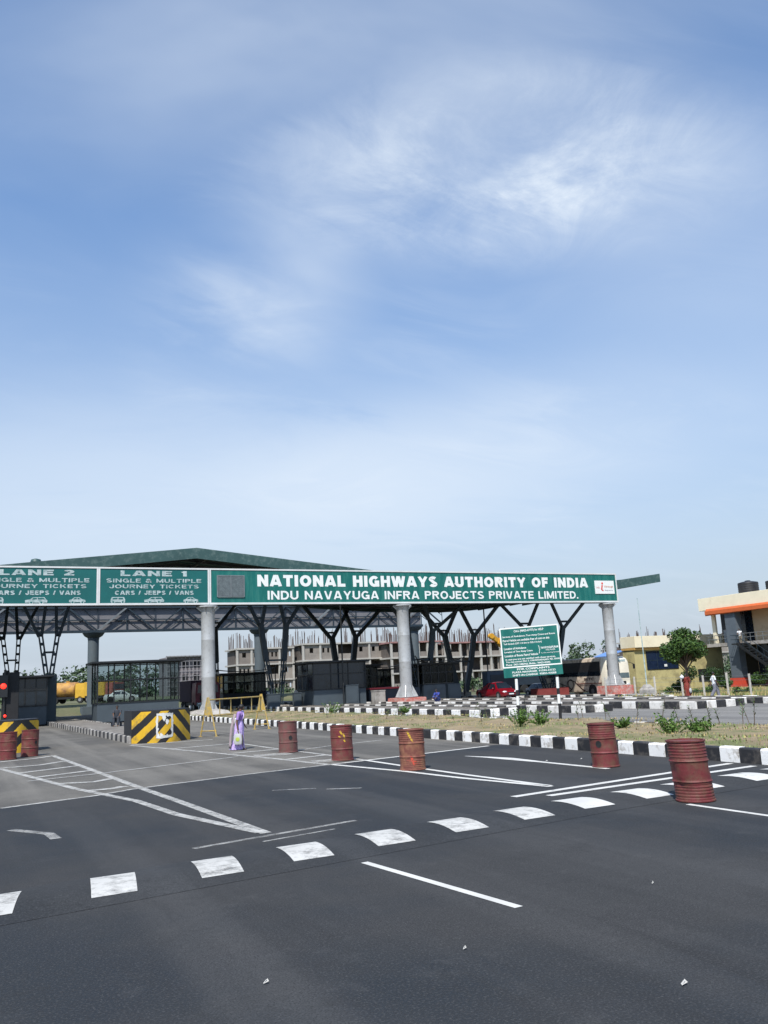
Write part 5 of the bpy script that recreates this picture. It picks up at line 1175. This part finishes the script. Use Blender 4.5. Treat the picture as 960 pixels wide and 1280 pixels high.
# wire fence
fp = [(46.9, 56.2), (47.3, 53.2), (46.94, 50.6), (48.0, 48.9), (48.1, 46.9), (48.0, 44.6), (47.5, 42.2), (47.0, 40.0), (46.6, 37.8)]
fe = empty('wire_fence', (47.5, 47, tz(47.5)), 'wire fence on thin pale posts along the verge at right', 'fence')
M_POST = mat('pale_post', (.5, .47, .42), .85, var=.1)
for x, y in fp: mb = MB(); hh = random.uniform(1.5, 1.65); mb.box(x-.05, x+.05, y-.05, y+.05, tz(x), tz(x)+hh); P_(mb, 'post', M_POST, fe)
mb = MB()
for z in (.4, .75, 1.1, 1.4):
    for (xa, ya), (xb, yb) in zip(fp[:-1], fp[1:]): mb.bar((xa, ya, tz(xa)+z), (xb, yb, tz(xb)+z), .014)
P_(mb, 'wires', M_STEEL_L, fe)

# raised ground beyond the plaza at left
mb = MB(); mb.add([(-300, 104.5, 0), (44, 104.5, 0), (-300, 111, 1.15), (44, 111, 1.15), (-300, 420, 1.3), (44, 420, 1.3), (52, 104.5, -.3), (58, 420, -.3)], [(0, 1, 3, 2), (2, 3, 5, 4), (1, 6, 3), (3, 6, 7, 5)])
struct(mb, 'embankment', M_FIELD)

# ============================================================ VEGETATION
def leafmat(name, col, v=.35): return mat(name, col, .6, var=v, vscale=2.2, spec=.3)
ML = [leafmat('leaf_mid', (.045, .095, .022)), leafmat('leaf_light', (.085, .15, .03)), leafmat('leaf_dark', (.022, .05, .016))]
MLD = [leafmat('far_leaf_mid', (.065, .10, .05)), leafmat('far_leaf_light', (.09, .13, .06)), leafmat('far_leaf_dark', (.045, .075, .045))]  # greens paler than the near leaves: distance haze is mixed into the colour
M_BARK = mat('bark', (.11, .085, .065), .95, var=.3, vscale=5)
def leaves(mb, c_, r, n, s, rnd, flat=.7, asp=1.6):
    for _ in range(n):
        d = Vector((rnd.gauss(0, 1), rnd.gauss(0, 1), rnd.gauss(0, 1))).normalized()*(rnd.random()**.45); p = Vector(c_)+Vector((d.x*r[0], d.y*r[1], d.z*r[2]))
        a = Vector((rnd.gauss(0, 1), rnd.gauss(0, 1), rnd.gauss(0, .6))).normalized(); b = a.cross(Vector((rnd.gauss(0, 1), rnd.gauss(0, 1), rnd.gauss(0, 1)))).normalized(); ss = s*rnd.uniform(.6, 1.3)
        mb.add([p-a*ss*asp/2, p+b*ss/2, p+a*ss*asp/2, p-b*ss/2], [(0, 1, 2, 3)], rnd.choice([0, 0, 1, 2]))
def tree(loc, label, crown_r, crown_z, nclump, nleaf, ls, trunk_r=.13, name='broadleaf_tree', cat='tree', group=None, seed=1, mats=None, cr=.42, clumps=None, lean=(0, 0)):
    rnd = random.Random(seed); t = empty(name, loc, label, cat, group); pts = clumps or []
    if not clumps:
        for _ in range(nclump):
            d = Vector((rnd.gauss(0, 1), rnd.gauss(0, 1), rnd.gauss(0, 1))).normalized()*rnd.uniform(.35, 1); pts.append((d.x*crown_r[0]*.8, d.y*crown_r[1]*.8, crown_z+d.z*crown_r[2]*.8))
    mb = MB(); z0 = crown_z-crown_r[2]*.75; p = Vector((0, 0, 0)); top = Vector((lean[0], lean[1], z0))
    mb.tube(p, p.lerp(top, .5)+Vector((.05, 0, 0)), trunk_r, trunk_r*.8); mb.tube(p.lerp(top, .5)+Vector((.05, 0, 0)), top, trunk_r*.8, trunk_r*.6)
    for q in pts:
        st_ = p.lerp(top, rnd.uniform(.65, 1)); md = st_.lerp(Vector(q), .5)+Vector((rnd.uniform(-.1, .1), rnd.uniform(-.1, .1), .1)); mb.tube(st_, md, trunk_r*.42, trunk_r*.28, n=6); mb.tube(md, q, trunk_r*.28, trunk_r*.1, n=6)
    q = mb.build('trunk', M_BARK, smooth=True); q.parent = t
    mb = MB(); k = min(crown_r)*cr
    for q_ in pts: f = rnd.uniform(.7, 1.25); leaves(mb, q_, (k*f*1.15, k*f*1.15, k*f*.8), int(nleaf*f*f), ls, rnd)
    q = mb.build('crown', mats or ML); q.parent = t; return t
tree((64.6, 65.0, -.6), 'round leafy green tree with bare multiple stems in front of the yellow office', (2.75, 2.6, 2.0), 4.55, 46, 210, .16, .12, seed=5, cr=.34)
for i, (x, y, h_, r, lb) in enumerate([(82.2, 78.0, 2.6, 1.3, 'dark green shrub mass under the balcony left of the grey pillar'), (80.8, 68.2, 2.4, 1.4, 'dark shrub below the outside stair at the right edge'), (81.4, 71.2, 1.8, 1.0, 'small shrub at the foot of the red pillar base'), (66.5, 68.5, 1.5, 1.0, 'olive shrub below the wide dark window of the yellow office'), (71.0, 66.0, 1.2, .9, 'low shrub right of the multi-stemmed tree trunk'), (76.2, 76.5, 2.8, 1.2, 'tall dark shrub between the yellow office and the two storey building')]):
    tree((x, y, -.6), lb, (r, r, h_*.5), h_*.55, 10, 110, .13, .05, name='shrub', cat='shrub', seed=40+i, cr=.5, mats=[ML[2], ML[0], ML[2]] if i < 2 or i == 5 else ML, group='shrubs by the buildings')
for i, (x, y, s, lb) in enumerate([(17.6, 25.9, .42, 'leafy weed clump at the foot of the notice board, nearest the kerb'), (18.0, 25.2, .34, 'smaller weed clump beside the one below the notice board'), (18.2, 19.2, .42, 'bushy pale green shrub on the median left of the largest drum'), (18.75, 18.6, .34, 'bright green shrub just right of the pale one near the largest drum'), (18.5, 21.6, .22, 'low green tuft right of the leaning drum'), (21.0, 51.5, .5, 'grey green weed clump on the median between the barricade and the dark booth'), (22.1, 43.5, .25, 'small green weed at the far median kerb left of the middle silver column')]):
    t = empty('weed_bush', (x, y, gh(x, y)-.02), lb, 'bush', 'green bushes on the median'); rnd = random.Random(70+i)
    mb = MB(); st_ = MB()
    for k in range(26):
        a = rnd.uniform(0, 2*PI); rr = s*rnd.uniform(.3, 1.5); h_ = s*rnd.uniform(.5, 1.5); tip = Vector((math.cos(a)*rr, math.sin(a)*rr, h_)); st_.bar((math.cos(a)*rr*.2, math.sin(a)*rr*.2, 0), tip, .008)
        for f in (.35, .5, .62, .74, .86, 1): leaves(mb, tip*f, (.04, .04, .04), 3, .045, rnd, asp=2.6)
    q = mb.build('foliage', [ML[1], ML[0], leafmat('leaf_bright', (.12, .22, .04))]); q.parent = t; q = st_.build('stems', ML[1]); q.parent = t
pls = [(20.0, 19.4, .62), (21.0, 20.0, .5), (21.1, 19.2, .6), (21.6, 19.4, .8), (20.9, 18.6, .8), (21.6, 21.7, .55), (20.9, 21.6, .6), (21.4, 25.8, .55), (20.9, 24.9, .4), (21.5, 23.0, .72), (21.3, 27.0, .6), (20.6, 26.4, .5), (21.0, 33.3, .5), (18.8, 30.3, .62), (20.8, 29.9, .45), (18.2, 31.4, .55), (19.7, 35.7, .5), (21.6, 35.5, .5), (20.4, 31.9, .5), (20.0, 22.6, .7), (17.9, 37.3, .45), (21.3, 30.8, .9), (20.2, 41.0, .5), (17.6, 44.0, .5), (21.3, 17.8, .7)]
for i, (x, y, h_) in enumerate(pls):
    t = empty('seedling', (x, y, gh(x, y)-.01), 'slender leggy seedling planted on the dry median strip', 'plant', 'leggy seedlings on the median'); rnd = random.Random(200+i)
    lx, ly = rnd.uniform(-.25, .25), rnd.uniform(-.2, .2); mb = MB(); P0 = Vector((0, 0, 0)); P1 = Vector((lx*.4, ly*.4, h_*.5)); P2 = Vector((lx, ly, h_)); mb.bar(P0, P1, .018); mb.bar(P1, P2, .012)
    q = mb.build('stem', M_BARK); q.parent = t; mb = MB()
    for k in range(16):
        f = rnd.uniform(.3, 1); b = P0.lerp(P2, f); a = rnd.uniform(0, 2*PI); d = Vector((math.cos(a), math.sin(a), rnd.uniform(.1, .9))).normalized()*rnd.uniform(.10, .20); w_ = Vector((-d.y, d.x, 0)).normalized()*.016
        mb.add([b, b+d*.5+w_, b+d, b+d*.5-w_], [(0, 1, 2, 3)], k % 2)
    q = mb.build('leaves', [ML[0], ML[1]]); q.parent = t
# roadside weeds on the verge
for i in range(9):
    x, y = 47+random.uniform(.3, 5)+i*.9, 39+i*2.6; t = tree((x, y, tz(x)), 'low weed behind the wire fence on the dry verge', (.5, .5, .35), .4, 5, 60, .09, .02, name='weed_bush', cat='bush', group='low weeds behind the wire fence', seed=90+i, cr=.6)
# far-off woods
def woods(name, label, segs, seed, n, s):
    rnd = random.Random(seed); mb = MB()
    for (x0, y0, x1, y1, h0, h1, zb) in segs:
        L_ = math.hypot(x1-x0, y1-y0); k = int(L_/n)
        for i in range(k):
            f = (i+rnd.random())/k; h_ = (h0+(h1-h0)*f)*rnd.uniform(.7, 1.12); x, y = x0+(x1-x0)*f, y0+(y1-y0)*f+rnd.uniform(-12, 12); w_ = rnd.uniform(.5, .9)*n
            mb.tube((x, y, zb), (x, y, zb+h_*.6), .3, .15, n=5, mi=3)
            leaves(mb, (x, y, zb+h_*.55), (max(w_, 2.6), max(w_, 2.6), h_*.47), 190, s, rnd, asp=1.2)
            for q in range(3): leaves(mb, (x+rnd.uniform(-1, 1)*w_*.7, y, zb+h_*rnd.uniform(.6, .92)), (w_*.4, w_*.4, w_*.3), 40, s*.8, rnd, asp=1.2)
    return tag(mb.build(name, MLD+[M_BARK]), label, 'woods', kind='stuff')
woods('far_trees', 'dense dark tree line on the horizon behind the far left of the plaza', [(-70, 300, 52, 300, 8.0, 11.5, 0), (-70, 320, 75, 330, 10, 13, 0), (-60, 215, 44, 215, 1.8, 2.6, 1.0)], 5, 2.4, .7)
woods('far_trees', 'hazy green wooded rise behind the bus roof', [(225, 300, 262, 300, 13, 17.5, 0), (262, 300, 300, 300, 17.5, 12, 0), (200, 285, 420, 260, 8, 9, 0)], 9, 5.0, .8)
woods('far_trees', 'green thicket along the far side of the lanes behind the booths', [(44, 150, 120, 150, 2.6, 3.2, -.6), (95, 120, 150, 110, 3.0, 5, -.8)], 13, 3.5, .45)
#@@PART4

# ============================================================ PEOPLE
def skin_mesh(verts, edges, rad, m_, name, parent, subs=1):
    me = bpy.data.meshes.new(name); me.from_pydata([tuple(v) for v in verts], edges, []); o = bpy.data.objects.new(name, me); COL.objects.link(o)
    md = o.modifiers.new('s', 'SKIN'); sv_ = me.skin_vertices[0].data
    for i, r in enumerate(rad): sv_[i].radius = (r, r) if not isinstance(r, tuple) else r
    sv_[0].use_root = True; o.modifiers.new('u', 'SUBSURF').levels = subs; o.modifiers['u'].render_levels = subs
    dg = bpy.context.evaluated_depsgraph_get(); me2 = bpy.data.meshes.new_from_object(o.evaluated_get(dg)); o.modifiers.clear(); o.data = me2; me2.materials.clear(); me2.materials.append(m_)
    for p in me2.polygons: p.use_smooth = True
    me2.name = name; o.parent = parent; return o
def person(loc, rz, label, H_=1.6, lh=None, rh=None, lf=None, rf=None, hip=None, lean=0.0, sh_w=.19, group=None, nod=0.0, knees=None, elbows=None):
    """faces -y. lh, rh hands; lf, rf ankles in fractions of height. returns empty and joints"""
    t = empty('person', loc, label, 'person', group, rz); h = H_
    hip = Vector(hip or (0, 0, .52*h)); ch = hip+Vector((0, -lean*.6, .27*h)); nk = ch+Vector((0, -lean*.2, .055*h)); 
    hd0 = nk+Vector((0, -.01-nod*.3, .035*h)); hdc = hd0+Vector((0, -.015-nod, .05*h)); hdt = hdc+Vector((0, -.005-nod*.3, .045*h))
    J = dict(hip=hip, ch=ch, nk=nk, hdc=hdc, hdt=hdt)
    V = [hip, hip.lerp(ch, .5), ch, nk, hd0, hdc, hdt, hdc+Vector((0, -.062*h, -.012*h))]; E_ = [(0, 1), (1, 2), (2, 3), (3, 4), (4, 5), (5, 6), (5, 7)]
    Rd = [(.105, .085), (.10, .075), (.115, .085), .045, .05, .062, .05, .014]
    def add(p, par, r): V.append(Vector(p)); E_.append((par, len(V)-1)); Rd.append(r); return len(V)-1
    for s, hand, foot, kk, ee in ((-1, rh, rf, 0, 0), (1, lh, lf, 1, 1)):
        sh = ch+Vector((s*sh_w*h/1.6, 0, .01)); i = add(sh, 2, .05); hand = Vector(hand or (s*.25, -.03, .46*h)); el = (elbows or {}).get(s) or (sh.lerp(hand, .5)+Vector((s*.03, .05, 0)))
        el = Vector(el); i = add(el, i, .038); J['sh%d' % s] = sh; J['el%d' % s] = el; J['ha%d' % s] = hand
        d = (hand-el).normalized(); w_ = hand-d*.02; i = add(w_, i, .025); pm = hand+d*.045; i2 = add(pm, i, .03)
        side = d.cross(Vector((0, 1, 0)))
        if side.length < .2: side = Vector((1, 0, 0))
        side.normalize(); curl = Vector((0, -.012, 0))
        for k, (o_, L_) in enumerate(((-.028, .055), (-.01, .066), (.01, .062), (.028, .05))):
            b = pm+side*o_+d*.012; a1 = add(b, i2, .0095); a2 = add(b+d*L_*.55+curl, a1, .0085); add(b+d*L_+curl*2.6, a2, .007)
        b = hand+side*.034+d*.01; a1 = add(b, i, .011); add(b+side*.022+d*.03+curl, a1, .009)
        hp = hip+Vector((s*.085, 0, -.05)); i = add(hp, 0, .075); an = Vector(foot or (s*.09, 0, .05*h)); kn = (knees or {}).get(s) or (hp.lerp(an, .5)+Vector((0, -.05, 0))); kn = Vector(kn)
        i = add(kn, i, .055); i = add(an, i, .035); i = add(an+Vector((0, -.05, -.035)), i, .034); add(an+Vector((0, -.15, -.045)), i, .027); J['kn%d' % s] = kn; J['an%d' % s] = an
    skin_mesh(V, E_, Rd, M_SKIN, 'body', t)
    for s in (-1, 1):
        mb = MB(); mb.ell(hdc+Vector((s*.026, -.06*h/1.6-.004, .012)), (.010, .006, .006), 8, 5); q = mb.build('eye', M_HAIR); q.parent = t
    mb = MB(); mb.ell(hdc+Vector((0, -.066, -.042)), (.022, .006, .006), 8, 5); q = mb.build('mouth', mat('lips', (.12, .04, .035), .6)); q.parent = t
    return t, J
def rings_loft(t, name, rings, m_, n=40, pleat=0, freq=14, phase=0, caps=False, thick=False):
    out = []
    for (cx_, cy_, z, rx, ry, pl_) in rings: out.append([(cx_+(rx+pl_*math.sin(freq*2*PI*i/n*1.0+phase+z*2))*math.cos(2*PI*i/n), cy_+(ry+pl_*math.sin(freq*2*PI*i/n+phase+z*2))*math.sin(2*PI*i/n), z) for i in range(n)])
    mb = MB(); mb.loft(out, caps=caps); q = mb.build(name, m_, smooth=True); q.parent = t; return q
def sleeve(t, a, b, r0, r1, m_, name='sleeve'):
    mb = MB(); a = Vector(a); b = Vector(b); mb.tube(a, a.lerp(b, .5), r0, (r0+r1)/2, 14, caps=False); mb.tube(a.lerp(b, .5), b, (r0+r1)/2, r1, 14, caps=False); mb.ell(a, (r0, r0, r0), 12, 8); q = mb.build(name, m_, smooth=True); q.parent = t
def hair(t, J, style='short'):
    c_ = J['hdc']; mb = MB(); mb.ell(c_+Vector((0, .018, .028)), (.078, .088, .088), 16, 10)
    if style == 'bun': mb.ell(c_+Vector((0, .105, -.01)), (.045, .04, .045), 12, 8)
    q = mb.build('hair', M_HAIR, smooth=True); q.parent = t
def cloth_strip(t, name, pts, w, m_, wave=.012):
    """a band of cloth draped through points, width vector w"""
    mb = MB(); k = 10; n = len(pts); vs = []; wv = Vector(w)
    for i, p in enumerate(pts):
        for j in range(k+1): f = j/k-.5; vs.append(Vector(p)+wv*f+Vector((0, wave*math.sin(j*2.1+i*.8), 0)))
    mb.add(vs, [(i*(k+1)+j, i*(k+1)+j+1, (i+1)*(k+1)+j+1, (i+1)*(k+1)+j) for i in range(n-1) for j in range(k)]); q = mb.build(name, m_, smooth=True); q.parent = t
    md = q.modifiers.new('th', 'SOLIDIFY'); md.thickness = .006
def sari(t, J, h, m_, blouse, step=0):
    rings_loft(t, 'sari_skirt', [(0, .08, .02, .22, .25, .022), (0, .05, .2, .20, .20, .018), (0, .02, .5, .195, .165, .012), (0, 0, .78, .205, .165, .006), (0, 0, .90, .175, .14, .002), (0, -.005, 1.02, .13, .105, .0)], m_)
    c_ = J['ch']; rings_loft(t, 'blouse', [(0, c_.y*.4, .98, .135, .11, 0), (0, c_.y*.7, 1.12, .15, .12, 0), (0, c_.y, c_.z-.05, .17, .125, 0), (0, c_.y, c_.z+.045, .15, .10, 0), (0, c_.y, c_.z+.085, .07, .06, 0)], blouse)
    for s in (-1, 1): sleeve(t, J['sh%d' % s], J['sh%d' % s].lerp(J['el%d' % s], .75), .062, .05, blouse)
    # the end of the sari crosses the chest, goes over the left shoulder and hangs at the back
    y = c_.y; cloth_strip(t, 'sari_end', [(-.13, y-.09, .98), (-.07, y-.135, 1.1), (.02, y-.14, c_.z-.05), (.10, y-.10, c_.z+.06), (.13, y+.0, c_.z+.105), (.12, y+.10, c_.z+.03), (.10, y+.14, 1.05), (.09, y+.17, .75), (.1, y+.22, .42), (.11, y+.24, .2)], (.19, .02, .05), m_)
M_LIL = mat('lilac_sari', (.42, .30, .62), .8, var=.2, vscale=9, col2=(.60, .48, .76), c2scale=22); M_LILB = mat('purple_blouse', (.28, .17, .42), .8); M_PNK = mat('sheer_pink', (.30, .24, .25), .8, var=.2, vscale=8)
M_REDS = mat('red_sari', (.15, .01, .012), .75, var=.3, vscale=8, col2=(.24, .05, .02), c2scale=16); M_WSH = mat('white_shirt', (.68, .69, .70), .8, var=.06, vscale=5); M_GLG = mat('grey_lungi', (.16, .16, .19), .85, var=.2, vscale=6)
M_BAG = mat('white_bag', (.42, .42, .42), .5, var=.12, vscale=9); M_KHK = mat('khaki_cloth', (.2, .17, .12), .85); M_BLU = mat('blue_cloth', (.03, .05, .26), .8, var=.3, vscale=8)
w, J = person((8.58, 29.7, 0), math.radians(62), 'woman-sized figure in a lilac sari walking right with a white bag, left of the first drum', 1.53, rh=(-.30, -.02, .66), lh=(.2, -.16, .80), lf=(.08, .06, .06), rf=(-.08, -.12, .06), nod=.03, lean=.05)
w['label'] = 'person in a lilac sari walking with a white bag, left of the nearest small drum'
sari(w, J, 1.53, M_LIL, M_LILB); hair(w, J, 'bun')
mb = MB()
for s in (-1, 1): mb.ell((s*.08, -.16 if s < 0 else .0, .02), (.045, .12, .02), 12, 6)
q = mb.build('sandals', M_HBLK); q.parent = w
cloth_strip(w, 'sheer_shawl_end', [(-.10, .12, 1.22), (-.12, .18, 1.0), (-.13, .24, .75), (-.14, .28, .45), (-.14, .30, .2), (-.14, .31, .08)], (.14, .10, .0), M_PNK)
bg_ = empty('carrier_bag', (0, 0, 0), 'bulging white carrier bag with a yellow green print held by the person in lilac', 'bag'); bg_.matrix_world = Matrix.Translation((8.58, 29.7, 0)) @ Matrix.Rotation(math.radians(62), 4, 'Z') @ Matrix.Translation((-.31, -.02, .20)) @ Matrix.Scale(.82, 4)
mb = MB(); mb.loft([[(x*a, y*a, z) for x, y in ((-.07, -.16), (0, -.18), (.07, -.16), (.08, 0), (.07, .16), (0, .18), (-.07, .16), (-.08, 0))] for a, z in ((.8, 0), (1.0, .05), (1.05, .2), (.95, .36), (.7, .44))]); q = mb.build('bag_body', M_BAG, smooth=True); q.parent = bg_
mb = MB(); mb.ell((-.083, .0, .21), (.008, .09, .09), 14, 8); mb.ell((.0, .183, .21), (.04, .008, .07), 14, 8); q = mb.build('green_print', mat('bag_print', (.35, .42, .06), .6), smooth=True); q.parent = bg_
mb = MB()
for s in (-1, 1): mb.path([(s*.04, -.08, .43), (s*.02, -.04, .55), (s*.02, .04, .55), (s*.04, .08, .43)], .008, 6)
q = mb.build('handles', M_BAG); q.parent = bg_

w, J = person((43.6, 44.0, tz(43.6)), math.radians(-60), 'person in a deep red sari carrying a white bundle at the far roadside', 1.62, rh=(-.2, -.16, 1.25), elbows={-1: (-.27, -.02, 1.05)}, lh=(.22, -.1, .74), lf=(.08, .1, .06), rf=(-.08, -.1, .06))
sari(w, J, 1.6, M_REDS, M_REDS); hair(w, J, 'bun')
bd = empty('cloth_bundle', (0, 0, 0), 'white bundle held at the shoulder of the person in red', 'bundle'); bd.matrix_world = Matrix.Translation((43.6, 44.0, tz(43.6))) @ Matrix.Rotation(math.radians(-60), 4, 'Z') @ Matrix.Translation((-.2, -.22, 1.28))
mb = MB(); mb.ell((0, 0, .1), (.14, .12, .12), 16, 10); q = mb.build('cloth', M_WSH, smooth=True); q.parent = bd; mb = MB(); mb.ell((0, 0, .23), (.04, .04, .05), 10, 6); q = mb.build('knot', M_WSH, smooth=True); q.parent = bd
bd = empty('carrier_bag', (43.45, 43.9, .0), 'small white bag hanging beside the person in red', 'bag'); bd.matrix_world = Matrix.Translation((43.6, 44.0, tz(43.6))) @ Matrix.Rotation(math.radians(-60), 4, 'Z') @ Matrix.Translation((.24, -.1, .30)); mb = MB(); mb.ell((0, 0, .18), (.09, .12, .18), 14, 8); q = mb.build('bag_body', M_BAG, smooth=True); q.parent = bd; mb = MB(); mb.path([(0, -.05, .34), (0, 0, .45), (0, .05, .34)], .008, 6); q = mb.build('handle', M_BAG); q.parent = bd

def trousers(t, J, m_, flare=1.0):
    for s in (-1, 1): sleeve(t, J['hip']+Vector((s*.085, 0, -.03)), J['kn%d' % s], .105, .082*flare, m_, 'trouser_leg'); sleeve(t, J['kn%d' % s], J['an%d' % s]+Vector((0, 0, .02)), .082*flare, .07*flare, m_, 'trouser_leg')
    c_ = J['hip']; rings_loft(t, 'waist_cloth', [(c_.x, c_.y, c_.z-.1, .17, .125, 0), (c_.x, c_.y, c_.z+.06, .155, .115, 0)], m_)
def shirt(t, J, m_, long=.8):
    a, b = J['hip'], J['ch']; rings_loft(t, 'shirt', [(a.x, a.y, a.z-.06, .165, .125, .004), (a.x, a.y*.6+b.y*.4, (a.z*.6+b.z*.4), .15, .12, .004), (b.x, b.y, b.z-.05, .185, .13, 0), (b.x, b.y, b.z+.05, .17, .11, 0), (b.x, b.y, b.z+.09, .065, .06, 0)], m_)
    for s in (-1, 1): sleeve(t, J['sh%d' % s], J['sh%d' % s].lerp(J['el%d' % s], long), .07, .06, m_)
w, J = person((43.9, 41.9, 0), math.radians(60), 'person in a white shirt and grey wrap striding right along the far roadside', 1.66, lh=(.2, .18, .78), rh=(-.22, -.2, .82), lf=(.08, -.26, .08), rf=(-.08, .26, .1), knees={1: (.09, -.2, .5), -1: (-.09, .03, .5)})
shirt(w, J, M_WSH); trousers(w, J, M_GLG, 1.3); hair(w, J)
mb = MB()
for s, yy in ((1, -.34), (-1, .18)): mb.ell((s*.08, yy, .03), (.045, .12, .03), 12, 6)
q = mb.build('shoes', M_HBLK); q.parent = w
for loc, rz, lb, sm in (((27.9, 77.2, .26), 2.6, 'person in a white top standing right of the branching column near the barricade', M_WSH), ((25.9, 79.0, .26), 3.0, 'person in a white shirt seen between the legs of the branching column near the barricade', M_WSH), ((78.5, 75.9, 4.45), 1.2, 'unused', M_WSH)):
    if lb == 'unused': continue
    w, J = person(loc, rz, lb, 1.68); shirt(w, J, sm); trousers(w, J, M_KHK); hair(w, J)
w, J = person((81.9, 73.3, 4.46), -1.2, 'person in a white shirt leaning on the stair landing rail of the cream building', 1.7, lh=(.18, -.35, 1.05), rh=(-.18, -.35, 1.05), lean=.15); shirt(w, J, M_WSH); trousers(w, J, M_KHK); hair(w, J)
# crouching figure in blue on the island, seated figure behind the striped nose
w, J = person((33.5, 60.3, .23), -1.1, 'person in blue crouching at the foot of the middle silver column', 1.65, hip=(0, .12, .28), lean=.28, lh=(.16, -.5, .38), rh=(-.14, -.48, .36), lf=(.12, -.04, .07), rf=(-.12, .0, .07), knees={1: (.16, -.36, .48), -1: (-.15, -.34, .46)})
shirt(w, J, M_BLU, .95); trousers(w, J, mat('blue_checked_wrap', (.05, .07, .22), .85, var=.4, vscale=14), 1.15); hair(w, J)
w, J = person((8.0, 53, .27), -.3, 'dark clothed person sitting on the island behind the striped concrete nose', 1.66, hip=(0, .1, .42), lean=.1, lh=(.14, -.34, .55), rh=(-.14, -.34, .55), lf=(.12, -.42, .07), rf=(-.12, -.42, .07), knees={1: (.13, -.36, .5), -1: (-.13, -.36, .5)})
M_DKC = mat('dark_cloth', (.03, .035, .045), .85, var=.3); shirt(w, J, M_DKC); trousers(w, J, M_DKC); hair(w, J)
mb = MB(); mb.box(7.7, 8.3, 52.95, 53.45, .62, .66); [mb.box(x-.03, x+.03, y-.03, y+.03, .27, .617) for x in (7.75, 8.25) for y in (53.0, 53.4)]
stl = empty('low_stool', (8, 53.2, .27), 'low dark stool under the seated person behind the striped nose', 'stool'); mb2 = MB(); mb2.box(7.7, 8.3, 52.95, 53.45, .50, .55); P_(mb2, 'seat', M_BOOTHD, stl)
for x in (7.75, 8.25):
    for y in (53.0, 53.4): mb2 = MB(); mb2.box(x-.03, x+.03, y-.03, y+.03, .24, .497); P_(mb2, 'leg', M_BOOTHD, stl)
